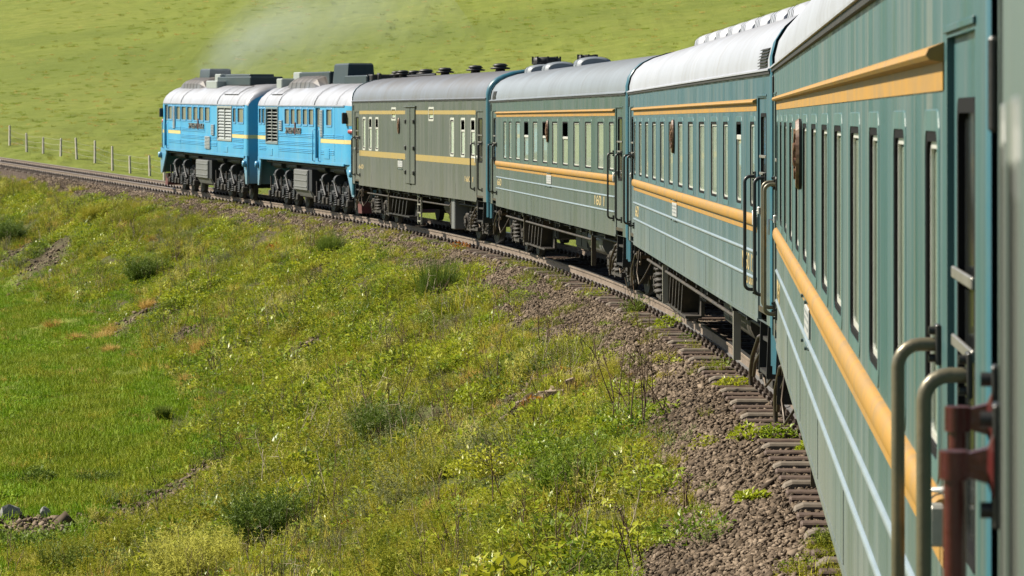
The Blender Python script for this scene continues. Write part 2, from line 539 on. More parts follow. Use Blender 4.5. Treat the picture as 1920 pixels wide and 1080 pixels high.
me.loops.add(quads.size); me.loops.foreach_set('vertex_index', quads.ravel().astype(np.int32))
me.polygons.add(len(quads)); me.polygons.foreach_set('loop_start', np.arange(0, quads.size, 4).astype(np.int32))
me.polygons.foreach_set('use_smooth', np.ones(len(quads), bool))
me.update(calc_edges=True)
edge = (fbm(GX * .5, GY * .35, 11) - .5) * 2.2
bal = 1 - np.clip((np.abs(gp) - 2.35 - edge * .5) / .35, 0, 1)
fld = np.where(gp > 0, np.clip((gp - np.interp(gs, [30, 45, 58, 75, 120], [11, 10.5, 8.3, 7.7, 7.4]) - edge * .7) / 1.0, 0, 1), np.clip((-gp - 3.2) / 1.2, 0, 1))
for nm, arr in (('ballast', bal), ('field', fld)):
    at = me.attributes.new(nm, 'FLOAT', 'POINT'); at.data.foreach_set('value', arr.ravel().astype(np.float32))

def ground_mat():
    m, nt, b = nodes('ground')
    def attr(n):
        a = nt.nodes.new('ShaderNodeAttribute'); a.attribute_name = n; return a.outputs['Fac']
    n1 = noise(nt, .045, 6, .6)
    n2 = noise(nt, .5, 6, .65)
    n3 = noise(nt, 5.0, 5, .7)
    n4 = noise(nt, .011, 5, .6, (1, 1.6, 1))
    grass = ramp(nt, n1, [(.28, (.135, .165, .024)), (.5, (.160, .190, .029)), (.75, (.195, .205, .040))])
    grass = mixc(nt, mathn(nt, 'MULTIPLY', ramp(nt, n2, [(.42, (1, 1, 1)), (.56, (0, 0, 0))]), .5), grass, (.10, .13, .014))
    grass = mixc(nt, mathn(nt, 'MULTIPLY', ramp(nt, n2, [(.55, (0, 0, 0)), (.75, (1, 1, 1))]), .35), grass, (.22, .21, .05))
    grass = mixc(nt, mathn(nt, 'MULTIPLY', ramp(nt, n4, [(.40, (1, 1, 1)), (.55, (0, 0, 0))]), .5), grass, (.085, .115, .016))
    grass = mixc(nt, mathn(nt, 'MULTIPLY', ramp(nt, n3, [(.35, (1, 1, 1)), (.6, (0, 0, 0))]), .4), grass, (.10, .125, .014))
    soil = ramp(nt, n3, [(.3, (.035, .028, .016)), (.55, (.075, .062, .032)), (.75, (.13, .10, .06))])
    soil = mixc(nt, ramp(nt, n2, [(.45, (0, 0, 0)), (.62, (1, 1, 1))]), soil, (.07, .085, .018))
    grav = ramp(nt, noise(nt, 14, 4, .7), [(.3, (.022, .016, .011)), (.5, (.07, .05, .036)), (.75, (.15, .115, .085))])
    c = mixc(nt, attr('field'), soil, grass)
    c = mixc(nt, attr('ballast'), c, grav)
    nt.links.new(c, b.inputs['Base Color'])
    b.inputs['Roughness'].default_value = .9
    b.inputs['Specular IOR Level'].default_value = .15
    bump(nt, b, mathn(nt, 'ADD', n3, mathn(nt, 'MULTIPLY', n2, 2.0)), .9, .12)
    return m
me.materials.append(ground_mat())
tag(put('ground', me), 'sunlit grassy hillside and the slopes below the track', 'ground', kind='structure')

def at(u, v, dz=0.0):
    """the point of the ground that is seen at pixel (u, v) of the 1920 wide photograph"""
    d = np.concatenate([np.arange(12, 260, .25), np.arange(260, 900, 2)])
    x, z = (u - 960) / FPX * d, CAM_H - (v - V0) / FPX * d
    g = ground_z(x, d) + dz
    k = int(np.argmax(z < g))
    k = max(k, 1)
    a = (z[k - 1] - g[k - 1]) / ((z[k - 1] - g[k - 1]) - (z[k] - g[k]) + 1e-9)
    D = d[k - 1] + (d[k] - d[k - 1]) * a
    X = (u - 960) / FPX * D
    return Vector((X, D, float(ground_z(X, D))))

# ------------------------------------------------------------------ railway track
def rail_mat():
    m, nt, b = nodes('rail')
    geo = nt.nodes.new('ShaderNodeNewGeometry')
    sx = nt.nodes.new('ShaderNodeSeparateXYZ')
    nt.links.new(geo.outputs['Normal'], sx.inputs[0])
    top = ramp(nt, sx.outputs[2], [(.80, (0, 0, 0)), (.93, (1, 1, 1))])
    n = noise(nt, 3, 5, .6)
    rust = ramp(nt, n, [(.3, (.095, .068, .047)), (.7, (.185, .142, .105))])
    nt.links.new(mixc(nt, top, rust, (.42, .42, .42)), b.inputs['Base Color'])
    nt.links.new(top, b.inputs['Metallic'])
    nt.links.new(ramp(nt, top, [(0, (.75,) * 3), (1, (.32,) * 3)]), b.inputs['Roughness'])
    return m
track = tag(empty('railway_track', (0, 0, 0)), 'curving single railway track on sleepers under the train', kind='structure')
RAILM = rail_mat()
PROF = [(-.036, -.006), (-.030, 0), (.030, 0), (.036, -.006), (.034, -.036), (.010, -.05), (.009, -.14), (.066, -.165), (.066, -.178), (-.066, -.178), (-.066, -.165), (-.009, -.14), (-.010, -.05), (-.034, -.036)]
ss = np.concatenate([np.arange(-45, 190, .8), np.arange(190, 330, 2)])
tx, ty, tz, tth = track_at(ss)
for side in (1, -1):
    m = MB()
    secs = []
    for x, y, z, th in zip(tx, ty, tz, tth):
        lx, ly = -math.cos(th), -math.sin(th)
        secs.append([(x + lx * (side * .796 + a), y + ly * (side * .796 + a), z + h) for a, h in PROF])
    m.loft(secs, smooth=False, cap=True, closed=True)
    m.build('rail', RAILM, track)

def sleeper_meshes():
    out = []
    for kind in range(2):
        m = MB()
        if kind == 0:   # concrete: chamfered ends, dipped middle
            top = [(-1.37, -.26), (-1.34, -.215), (-1.28, -.190), (-.55, -.192), (-.3, -.225), (.3, -.225), (.55, -.192), (1.28, -.190), (1.34, -.215), (1.37, -.26)]
            secs = []
            for a, h in top:
                secs.append([(-.115, a, -.42), (-.10, a, h - .02), (-.08, a, h), (.08, a, h), (.10, a, h - .02), (.115, a, -.42)])
            m.loft(secs, smooth=False, cap=True)
        else:
            m.bbox(-.095, .095, -1.36, 1.36, -.40, -.205, .015)
        out.append(m)
    f = MB()
    for s in (1, -1):
        for d in (-.105, .105):
            f.bbox(-.085, .085, s * .796 + d - .045, s * .796 + d + .045, -.198, -.150, .008)
            for xx in (-.05, .05):
                f.cyl((xx, s * .796 + d, -.16), (xx, s * .796 + d, -.105), .016, 6)
                f.cyl((xx, s * .796 + d, -.15), (xx, s * .796 + d, -.125), .030, 6)
    return out, f
CONC = plain('sleeper_concrete', (.15, .122, .09), .85, 0, .9, (.05, .037, .025), 3)
TIMB = plain('sleeper_timber', (.060, .036, .024), .8, 0, .7, (.14, .095, .065), 9)
FAST = plain('fastening', (.045, .033, .026), .6, .3, .6, (.13, .09, .06), 12)
(sc_b, st_b), sf_b = sleeper_meshes()
SME = [sc_b.mesh('sleeper', CONC), st_b.mesh('sleeper', TIMB)]
FME = sf_b.mesh('rail_fastening', FAST)
SP = .585
for k in range(298):
    s = 9.0 + k * SP + random.uniform(-.03, .03)
    x, y, z, th = (float(a) for a in track_at(s))
    o = put('sleeper', SME[0 if k % 3 == 0 else 1], track, (x, y, z + random.uniform(-.006, .004)), (0, 0, th + math.pi / 2 + random.uniform(-.018, .018)))
    put('rail_fastening', FME, o)
m = MB()
for k in list(range(-60, 0)) + list(range(298, 540)):       # far and behind: too small to pick apart
    s = 9.0 + k * SP
    x, y, z, th = (float(a) for a in track_at(s))
    ca, sa = math.cos(th + math.pi / 2), math.sin(th + math.pi / 2)
    b_ = MB().box(-.115, .115, -1.36, 1.36, -.40, -.2)
    m.add([(x + p[0] * ca - p[1] * sa, y + p[0] * sa + p[1] * ca, z + p[2]) for p in b_.v], b_.f)
tag(m.build('sleepers', TIMB, track), kind='stuff')

# ------------------------------------------------------------------ rolling stock: shared pieces
YS = 1.48
def seat_car(root, px, py, th, L, s0):
    """stand a car on the rails: near left corner, heading, length"""
    c = Vector((px - math.sin(th) * L / 2 + YS * math.cos(th), py + math.cos(th) * L / 2 + YS * math.sin(th), 0))
    z0, z1 = float(track_z(s0)), float(track_z(s0 + L))
    c.z = (z0 + z1) / 2
    root.location = c
    root.rotation_euler = (0, -math.atan2(z1 - z0, L), th + math.pi / 2)

def wall_mesh(name, x0, x1, z0, z1, y, holes, depth, mat, side=1):
    """a sheet in the plane y with rectangular openings (x0,x1,z0,z1) and reveals going inwards"""
    xs = sorted({x0, x1, *[h[0] for h in holes], *[h[1] for h in holes]})
    zs = sorted({z0, z1, *[h[2] for h in holes], *[h[3] for h in holes]})
    xs = [a for a in xs if x0 <= a <= x1]; zs = [a for a in zs if z0 <= a <= z1]
    m = MB()
    vid = {}
    vs, fs = [], []
    def V(a, c, d=0):
        k = (round(a, 5), round(c, 5), d)
        if k not in vid:
            vid[k] = len(vs); vs.append((a, y - side * d, c))
        return vid[k]
    for i in range(len(xs) - 1):
        for j in range(len(zs) - 1):
            cx, cz = (xs[i] + xs[i + 1]) / 2, (zs[j] + zs[j + 1]) / 2
            if any(h[0] < cx < h[1] and h[2] < cz < h[3] for h in holes): continue
            q = (V(xs[i], zs[j]), V(xs[i + 1], zs[j]), V(xs[i + 1], zs[j + 1]), V(xs[i], zs[j + 1]))
            fs.append(q[::-1] if side > 0 else q)
    for h in holes:
        a0, a1, c0, c1 = h[:4]
        for (pa, pc), (qa, qc) in (((a0, c0), (a0, c1)), ((a0, c1), (a1, c1)), ((a1, c1), (a1, c0)), ((a1, c0), (a0, c0))):
            b = len(vs)
            vs.extend([(pa, y, pc), (qa, y, qc), (qa, y - side * depth, qc), (pa, y - side * depth, pc)])
            fs.append((b, b + 1, b + 2, b + 3))
    m.add(vs, fs)
    return m.mesh(name, mat)

def helix(c, r, wire, h, turns, n=7):
    pts = []
    k = int(turns * 9)
    for i in range(k + 1):
        a = 2 * math.pi * turns * i / k
        pts.append((c[0] + r * math.cos(a), c[1] + r * math.sin(a), c[2] + h * i / k))
    return MB().tube(pts, wire, 5)

SHARE = {}
def shared(key, fn):
    if key not in SHARE: SHARE[key] = fn()
    return SHARE[key]

def wheel_mesh(r):
    m = MB()
    m.lathe([(.09, -.07), (.09, -.05), (r * .55, -.02), (r * .86, -.05), (r, -.065), (r, .045), (r + .03, .05), (r + .03, .075), (r * .86, .07), (r * .5, .02), (.09, .05)], axis='y', n=28)
    m.cyl((0, -.09, 0), (0, -.05, 0), .09, 12)
    return m.mesh('wheel', MT['grime_dark'])

def coach_bogie(root, X, kind):
    m = MB()
    for s in (1, -1):
        m.prism([(-1.75, .62), (-1.55, .80), (-.75, .80), (-.45, .60), (.45, .60), (.75, .80), (1.55, .80), (1.75, .62), (1.5, .55), (.85, .62), (.5, .45), (-.5, .45), (-.85, .62), (-1.5, .55)], s * 1.0 - .06, s * 1.0 + .06)
        for xx in (-1.55, -.85, .85, 1.55):
            m.box(xx - .05, xx + .05, s * 1.0 - .1, s * 1.0 + .14, .22, .62)
        m.box(-.55, .55, s * 1.16 - .05, s * 1.16 + .05, .28, .36)
        for xx in (-.42, .42):
            m.cyl((xx, s * 1.12, .36), (xx, s * 1.16, .95), .028, 6)
    m.box(-.28, .28, -1.15, 1.15, .62, .86)
    m.box(-1.72, -1.6, -1.0, 1.0, .58, .70)
    m.box(1.6, 1.72, -1.0, 1.0, .58, .70)
    fr = m.build('bogie', MT['grime'], root, (X, 0, 0))
    wm = shared('wheel475', lambda: wheel_mesh(.475))
    for xx in (-1.2, 1.2):
        for s in (1, -1):
            put('wheel', wm, fr, (xx, s * .80, .475), (0, 0, 0 if s < 0 else math.pi))
        MB().cyl((xx, -.8, .475), (xx, .8, .475), .08, 10).build('axle', MT['grime_dark'], fr)
    def axle_box():
        m = MB().bbox(-.17, .17, -.10, .12, -.17, .19, .03)
        m.cyl((0, .12, 0), (0, .16, 0), .13, 12)
        m.bbox(-.42, .42, -.07, .07, -.24, -.17, .01)
        for a in (0, 90, 180, 270):
            m.cyl((.095 * math.cos(R(a + 45)), .155, .095 * math.sin(R(a + 45))), (.095 * math.cos(R(a + 45)), .175, .095 * math.sin(R(a + 45))), .018, 6)
        return m.mesh('axle_box', MT['grime'])
    ab = shared('axle_box', axle_box)
    sp = shared('coach_spring', lambda: helix((0, 0, 0), .085, .021, .32, 5).mesh('spring', MT['grime']))
    sp2 = shared('coach_spring2', lambda: helix((0, 0, 0), .115, .026, .42, 5).mesh('spring', MT['grime']))
    for s in (1, -1):
        for xx in (-1.2, 1.2):
            put('axle_box', ab, fr, (xx, s * 1.05, .475), (0, 0, 0 if s > 0 else math.pi))
            for d in (-.33, .33):
                put('spring', sp, fr, (xx + d, s * 1.06, .29))
        for d in (-.16, .16):
            put('spring', sp2, fr, (d, s * 1.14, .36))
        for xx in (-1.2, 1.2):
            m = MB()
            for d in (-.56, .56):
                m.prism([(xx + d - .05, .30), (xx + d + .05, .30), (xx + d + .05 - .02 * np.sign(d), .62), (xx + d - .05 - .02 * np.sign(d), .62)], s * .82 - .06, s * .82 + .06)
            m.cyl((xx - .6, s * .9, .40), (xx + .6, s * .9, .40), .022, 6)
            m.build('brake_rigging', MT['steel'], fr)
    m = MB().cyl((-.75, 1.2, .98), (-.35, 1.2, .98), .08, 10)
    m.tube([(-.35, 1.2, .98), (-.1, 1.24, .94), (.1, 1.24, .74), (.25, 1.22, .68)], .022, 6)
    m.build('damper', MT['grime'], fr)
    return fr

def grab_rail(root, name, X, z0, z1, mat, off=.105, r=.017, y=YS, plate=.05):
    b = .055
    pts = [(X, y, z1)]
    pts += [(X, y + off - b, z1)]
    for k in range(1, 6):
        a = R(90 * k / 5)
        pts.append((X, y + off - b + b * math.sin(a), z1 - b + b * math.cos(a)))
    for k in range(0, 6):
        a = R(90 * k / 5)
        pts.append((X, y + off - b + b * math.cos(a), z0 + b - b * math.sin(a)))
    pts += [(X, y, z0)]
    m = MB().tube(pts, r, 10)
    o = m.build(name, mat, root)
    for z in (z0, z1):
        p = MB().bbox(X - .028, X + .028, y + .001, y + .014, z - plate, z + plate, .003)
        for dz in (-.034, .034):
            p.cyl((X, y + .013, z + dz), (X, y + .030, z + dz), .011, 6)
        p.build('mounting_plate', MT['handrail_dark'], o)
    return o

ROOF_C = [(1.47, 3.405), (1.47, 3.50), (1.435, 3.64), (1.36, 3.76), (1.24, 3.865), (1.08, 3.945), (.86, 4.015), (.58, 4.065), (.30, 4.09), (0, 4.10)]
def full_profile(half):
    return half + [(-y, z) for y, z in half[-2::-1]]

def add_window(root, X, zc, w, h, paint, y=YS, open_frac=0.0, blind='blind', lip=True, sash='alu'):
    """frame (> gasket, sash, pane, blind), seated in an opening w x h of the wall"""
    k = (round(w, 3), round(h, 3))
    fm = shared(('wf', k, paint), lambda: ring_mesh('window', w + .07, h + .07, .055, .075, -.004, .004, MT[paint + '_trim'], .003))
    fr = put('window', fm, root, (X, y, zc))
    gm = shared(('wg', k), lambda: ring_mesh('gasket', w - .03, h - .03, .032, .06, -.026, .001, MT['rubber']))
    put('gasket', gm, fr)
    zo = h * open_frac
    hh = h - .08 - zo
    sm = shared(('ws', k, round(zo, 3), sash), lambda: ring_mesh('sash', w - .08, hh, .026, .04, -.019, -.009, MT[sash]))
    put('sash', sm, fr, (0, 0, -zo / 2))
    pm = shared(('wp', k, round(zo, 3)), lambda: pane_mesh('pane', w - .12, hh - .04, -.013, MT['glass']))
    put('pane', pm, fr, (0, 0, -zo / 2))
    if blind:
        bm = shared(('wb', k, round(zo, 3), blind), lambda: pane_mesh('blind', w - .09, hh - .02, -.020, MT[blind]))
        put('blind', bm, fr, (0, 0, -zo / 2))
    if zo > 0:
        m = shared(('wt', k), lambda: MB().bbox(-(w - .08) / 2, (w - .08) / 2, -.025, .0, -.025, .025, .004).mesh('sash_rail', MT['alu']))
        put('sash_rail', m, fr, (0, 0, h / 2 - .04 - zo))
    return fr

def text_part(root, name, s, X, z, h, mat, y=YS + .003, width=None, depth=.002):
    c = bpy.data.curves.new(name, 'FONT')
    c.body = s
    c.size = h * 1.42
    c.extrude = depth
    c.align_x = 'CENTER'
    c.align_y = 'CENTER'
    c.materials.append(mat)
    o = put(name, c, root, (X, y, z), (R(90), 0, math.pi))
    bpy.context.view_layer.update()
    me = bpy.data.meshes.new_from_object(o.evaluated_get(bpy.context.evaluated_depsgraph_get()))
    bpy.data.objects.remove(o, do_unlink=True)
    o = put(name, me, root, (X, y, z), (R(90), 0, math.pi))
    if width:
        xs = [v.co.x for v in me.vertices]
        o.scale = (width / (max(xs) - min(xs)), 1, 1)
    return o

def info_plate(root, X, z, w=.80, h=.17):
    m = MB().bbox(X - w / 2, X + w / 2, YS + .002, YS + .014, z - h / 2, z + h / 2, .004)
    o = m.build('notice_plate', MT['plate_white'], root)
    m = MB()
    for j, zz in enumerate((h * .28, h * .05, -h * .22)):
        x = X - w * .42
        while x < X + w * .40:
            l = random.uniform(.03, .10)
            m.box(x, x + l, YS + .0145, YS + .016, z + zz - h * .055, z + zz + h * .055)
            x += l + .03
    m.build('print', MT['plate_ink'], o)
    m = MB()
    for zz in (-h / 2 - .05, h / 2 + .04):
        m.bbox(X - w / 2, X + w / 2, YS + .001, YS + .02, z + zz - .012, z + zz + .012, .004)
        for xx in (-.45, .45):
            m.cyl((X + xx * w, YS, z + zz), (X + xx * w, YS + .035, z + zz), .012, 6)
    m.build('plate_holder', MT['paint_a'], o)
    return o

def emblem(root, X, z, w=.24, h=.44, deep=.04):
    m = MB()
    n = 24
    secs = []
    for k, (sc, y) in enumerate(((.98, YS + .003), (1.0, YS + deep - .02), (.93, YS + deep))):
        secs.append([(X + w / 2 * sc * math.cos(2 * math.pi * i / n), y, z + h / 2 * sc * math.sin(2 * math.pi * i / n)) for i in range(n)])
    m.loft(secs[:2], smooth=True, cap=False, closed=True)
    o = m.build('emblem', MT['grime_dark'], root)
    f = MB()
    f.loft(secs[1:], smooth=False, cap=False, closed=True)
    f.add(secs[2], [tuple(range(n))[::-1]])
    for k in range(9):
        a = 2 * math.pi * k / 9
        f.cyl((X + w * .30 * math.cos(a), YS + deep, z + h * .30 * math.sin(a)), (X + w * .30 * math.cos(a), YS + deep + .012, z + h * .30 * math.sin(a)), .025, 8)
    f.cyl((X, YS + deep, z), (X, YS + deep + .018, z), .07, 10)
    f.build('emblem_face', MT['emblem'], o)
    return o

def roof_vent_low(root, X, y=.42, zr=4.055, mat='roof_a'):
    """low rounded roof ventilator: a barrel with two dark bands"""
    m = MB()
    n = 10
    secs = []
    for xx in (-.42, -.36, .36, .42):
        k = .80 if abs(xx) > .4 else 1
        secs.append([(xx, -.36 * k * math.cos(math.pi * i / n), .20 * k * math.sin(math.pi * i / n) ** .7) for i in range(n + 1)])
    m.loft(secs, smooth=True, cap=True)
    o = m.build('roof_ventilator', MT[mat], root, (X, y, zr - .03))
    m = MB()
    for xx in (-.2, .2):
        secs = []
        for d in (-.035, .035):
            secs.append([(xx + d, -.375 * math.cos(math.pi * i / n), .218 * math.sin(math.pi * i / n) ** .7) for i in range(n + 1)])
        m.loft(secs, smooth=False, cap=False)
    m.build('band', MT['rubber'], o)

def mushroom(root, X, y=0., zr=4.09, s=1.0, mat='black'):
    m = MB().lathe([(.17 * s, 0), (.15 * s, .10 * s), (.30 * s, .10 * s), (.33 * s, .14 * s), (.20 * s, .17 * s), (.20 * s, .19 * s), (.26 * s, .20 * s), (.18 * s, .27 * s), (.0, .29 * s)], n=16)
    m.build('roof_ventilator', MT[mat], root, (X, y, zr))

def chimney(root, X, y, zr, w, h):
    m = MB().lathe([(w * .28, 0), (w * .24, h * .4), (w * .5, h * .45), (w * .5, h * .9), (w * .42, h), (0, h)], n=14)
    o = m.build('chimney', MT['black'], root, (X, y, zr))
    m = MB().cyl((0, 0, h * .55), (0, 0, h * .62), w * .54, 12)
    for k in range(8):
        a = 2 * math.pi * k / 8
        m.box(w * .51 * math.cos(a) - .02, w * .51 * math.cos(a) + .02, w * .51 * math.sin(a) - .02, w * .51 * math.sin(a) + .02, h * .5, h * 1.04)
    m.build('cowl', MT['black'], o)

def coach(name, label, px, py, th, L, s0, wins, paint, roof, ze=3.405, bottom=1.047, baggage=False, rail_mat='handrail_dark', group='coaches of the train', vents=(), emb=None, plate=None, number=None, fine=True, own=False, bracket=3.17):
    root = tag(empty(name), label, 'railway coach', group)
    seat_car(root, px, py, th, L, s0)
    T = lambda t: t - L / 2
    zw0, zw1 = (2.085, 2.95)
    dz = ze - 3.405
    holes, wl = [], []
    for w in wins:
        t, ww = w[0], w[1]
        h0, h1 = (w[2], w[3]) if len(w) > 4 else (zw0, zw1)
        holes.append((T(t - ww / 2), T(t + ww / 2), h0, h1)); wl.append((t, ww, h0, h1, w[-1]))
    D0, D1 = .53, 1.40
    zd = 3.155
    doors = [(T(D0), T(D1), bottom, zd), (T(L - D1), T(L - D0), bottom, zd)]
    put('side_wall', wall_mesh('side_wall', T(0.04), T(L - .04), bottom, ze, YS, holes + doors, .034, MT[paint]), root)
    put('side_wall', wall_mesh('side_wall', T(0.04), T(L - .04), bottom, ze, -YS, [], .0, MT[paint], -1), root)
    # inner lining keeps daylight out of the compartments
    m = MB().box(T(.3), T(L - .3), -1.40, -1.38, 1.2, 3.7).box(T(.3), T(L - .3), -1.40, YS - .1, 1.14, 1.2)
    m.build('interior_lining', MT['interior'], root)
    for i, (t, ww, h0, h1, op) in enumerate(wl):
        if op == 'slit':
            w = add_window(root, T(t), (h0 + h1) / 2, ww, h1 - h0, paint, blind='white_blind', open_frac=0.0 if i % 3 == 2 else .27)
        elif op == 'fan':
            add_window(root, T(t), (h0 + h1) / 2, ww, h1 - h0, paint, blind='white_blind')
        else:
            add_window(root, T(t), (h0 + h1) / 2, ww, h1 - h0, paint, open_frac=op)
    # roof, gutter, end walls
    prof = [(y, z + dz) for y, z in ROOF_C]
    fp = full_profile(prof)
    m = MB()
    m.loft([[(T(.03) + (L - .06) * k / 16, y, z) for y, z in fp] for k in range(17)], smooth=True, cap=False)
    m.build('roof', MT[roof], root)
    m = MB()
    for s in (1, -1):
        m.prism([(s * 1.465, ze - .012), (s * 1.515, ze - .008), (s * 1.515, ze + .006), (s * 1.465, ze + .03)], T(.05), T(L - .05), 'x')
    m.build('gutter', MT[roof], root)
    m = MB().box(T(.05), T(L - .05), YS + .001, YS + .022, ze - .040, ze - .013)
    m.build('gutter_shade_line', MT['grime_dark'], root)  # dark strip added to strengthen the thin shadow line under the gutter
    for e, (xa, d) in enumerate(((T(0.04), -1), (T(L - .04), 1))):
        m = MB()
        ep = [(YS + .012, bottom)] + [(YS + .012, ze)] + [(y * 1.012 + .006, z + .012) for y, z in prof[1:]]
        ep = full_profile(ep)
        ins = [(y * .955, z - .045 if z > 3.2 else z) for y, z in ep]
        m.loft([[(xa - d * .06, y, z) for y, z in ep], [(xa, y, z) for y, z in ep], [(xa + d * .045, y * .985, z - (.015 if z > 3.2 else 0)) for y, z in ep], [(xa + d * .065, y, z) for y, z in ins]], smooth=True, cap=False)
        m.add([(xa + d * .065, y, z) for y, z in ins], [tuple(range(len(ins)))[::d]])
        ew = m.build('end_wall', MT['paint_end'], root)
        m = MB()
        for k in range(7):      # folds of the gangway
            xx = xa + d * (.07 + .055 * k)
            w_ = .62 if k % 2 == 0 else .56
            m.box(min(xx, xx + d * .04), max(xx, xx + d * .04), -w_, w_, 1.25, 3.42 if k % 2 == 0 else 3.36)
        m.build('gangway_bellows', MT['rubber'], root)
        # corner post carried below the floor
        for s in (1, -1):
            xo = xa - d * .045
            m = MB()
            pts = [(0, 0), (0, .12), (d * .05, .155), (d * .10, .12), (d * .10, 0)]
            m.prism([(xo + a, s * (YS - .145 + b_)) for a, b_ in pts], .70, bottom + .02, 'z')
            m.build('corner_post', MT['paint_end'], root)
    # vestibule doors, steps, door header
    for (a0, a1, c0, c1), e in zip(doors, (0, 1)):
        yd = YS - .017
        dm = wall_mesh('door', a0, a1, 1.18, c1, yd, [(a0 + .20, a1 - .17, 1.98, 2.985)], .02, MT[paint])
        do = put('door', dm, root)
        cx, w = (a0 + .20 + a1 - .17) / 2, (a1 - a0) - .37
        put('door_window', ring_mesh('door_window', w + .05, 1.055, .035, .05, -.014, .004, MT['rubber']), do, (cx, yd, 2.4825))
        put('pane', pane_mesh('pane', w - .01, 1.0, -.012, MT['window_dark']), do, (cx, yd, 2.4825))
        m = MB()
        for zz in (2.44, 2.60):
            m.bbox(a0 + .14, a1 - .12, yd + .006, yd + .016, zz - .014, zz + .014, .003)
        m.build('guard_bar', MT['guard'], do)
        m = MB().bbox(a1 - .14, a1 - .05, yd + .002, yd + .03, 2.05, 2.12, .006).tube([(a1 - .09, yd + .02, 2.08), (a1 - .09, yd + .07, 2.08), (a1 - .09, yd + .07, 1.95)], .011, 6)
        m.build('door_handle', MT['alu'], do)
        m = MB().bbox(a0 - .03, a1 + .03, YS + .001, YS + .008, zd + .01, zd + .028, .002)
        m.build('drip_rail', MT[paint], root)
        m = MB().box(a0, a1, YS - .13, YS - .005, 1.13, 1.18)
        m.build('door_sill', MT['steel'], root)
        m = MB()
        for zz, yy in ((.86, .02), (.56, .05)):
            m.box(a0 + .06, a1 - .06, YS - .34 + yy, YS - .06 + yy, zz, zz + .035)
        for xx in (a0 + .04, a1 - .07):
            m.prism([(YS - .02, bottom), (YS - .36, bottom), (YS - .30, .54), (YS, .54)], xx, xx + .03, 'x')
        m.box(a0 + .02, a1 - .02, YS - .42, YS - .40, .5, 1.16)
        m.build('step', MT['grime_dark'], root)
        far = e == 1
        for t in ((D0 + .08, D1 + .23) if not far else (L - D1 - .23, L - D0 - .08)):
            if own and far: continue
            grab_rail(root, 'grab_rail', T(t), 1.32, 2.405, MT[rail_mat])
        # filler cap slot near the eave
        if far: MB().bbox(T(L - .36), T(L - .30), YS + .001, YS + .018, bracket + dz * .5, bracket + .16 + dz * .5, .006).build('lamp_bracket', MT['handrail_dark'], root)
    # belts and ribs between the doors
    xa, xb = T(1.50), T(L - 1.50)
    if own:
        pass
    elif not baggage:
        MB().box(xa, xb, YS + .0005, YS + .004, 3.03, 3.10).build('yellow_band', MT['yellow'], root)
        m = MB().prism([(YS, 3.098), (YS + .036, 3.105), (YS + .045, 3.116), (YS + .038, 3.132), (YS, 3.148)], xa, xb, 'x')
        m.build('upper_moulding', MT['yellow'], root)
        n = 10
        prof2 = [(YS + .036 * math.sin(math.pi * i / n) ** .8, 1.982 + .058 * -math.cos(math.pi * i / n)) for i in range(n + 1)]
        m = MB().loft([[(x, y, z) for y, z in prof2] for x in (xa, xb)], smooth=True, cap=True)
        m.build('belt_moulding', MT['yellow'], root)
        MB().box(xa, xb, YS + .0005, YS + .004, 1.870, 1.912).build('yellow_band', MT['yellow'], root)
        MB().bbox(xa - .07, xa + .004, YS, YS + .042, 1.93, 2.03, .008).build('belt_bracket', MT['pale_metal'], root)
        for zz in (1.675, 1.425):
            m = MB().loft([[(x, YS + .015 * math.sin(math.pi * i / 6), zz - .018 * math.cos(math.pi * i / 6)) for i in range(7)] for x in (xa, xb)], smooth=True, cap=True)
            m.build('rib', MT['rib'], root)
    else:
        gaps = [T(10.30), T(12.05)]
        for z0, z1 in ((3.09, 3.19), (1.88, 2.04)):
            MB().box(xa, gaps[0], YS + .0005, YS + .004, z0, z1).build('yellow_band', MT['yellow_flat'], root)
            MB().box(gaps[1], xb, YS + .0005, YS + .004, z0, z1).build('yellow_band', MT['yellow_flat'], root)
    # vertical sheet joints and a lower edge angle
    MB().box(T(1.42), T(L - 1.42), YS - .05, YS + .006, bottom - .025, bottom + .012).build('sole_bar', MT[paint], root)
    if fine:
        m = MB()
        for t in np.arange(4.3, L - 3, 3.46):
            m.box(T(t) - .006, T(t) + .006, YS + .0004, YS + .003, bottom + .02, 1.40)
        m.build('sheet_joint', MT[paint], root)
    # underframe
    m = MB().box(T(.2), T(L - .2), -.9, .9, .98, 1.10)
    for t in np.arange(1.8, L - 1.5, 1.7):
        m.box(T(t) - .05, T(t) + .05, -1.4, 1.4, .92, 1.09)
    for s in (1, -1):
        m.box(T(1.6), T(L - 1.6), s * 1.2 - .04, s * 1.2 + .04, .93, 1.04)
    m.build('underframe', MT['grime_dark'], root)
    bw = MB()
    for k, (t, w, z0) in enumerate(((9.0, 1.9, .48), (14.2, 1.5, .52))):
        if baggage: continue
        o = MB().bbox(T(t), T(t + w), .35, 1.0, z0, .98, .03).build('equipment_box', MT['grime_dark'], root)
        m = MB()
        for j in range(2):
            m.bbox(T(t + .06 + j * w / 2), T(t + w / 2 - .06 + j * w / 2), .998, 1.02, z0 + .06, .92, .008)
        m.build('box_lid', MT['grime_dark'], o)
    m = MB().cyl((T(5.6), .92, .76), (T(7.8), .92, .76), .25, 18)
    m.build('air_tank', MT['tank_grey' if paint == 'paint_c' else 'grime'], root)
    m = MB()
    m.tube([(T(1.7), 1.28, .88), (T(6), 1.28, .88), (T(6.3), 1.28, .80), (T(L - 1.8), 1.28, .80)], .022, 6)
    m.tube([(T(4), 1.32, .95), (T(L - 4), 1.32, .95)], .015, 6)
    m.build('brake_pipe', MT['grime'], root)
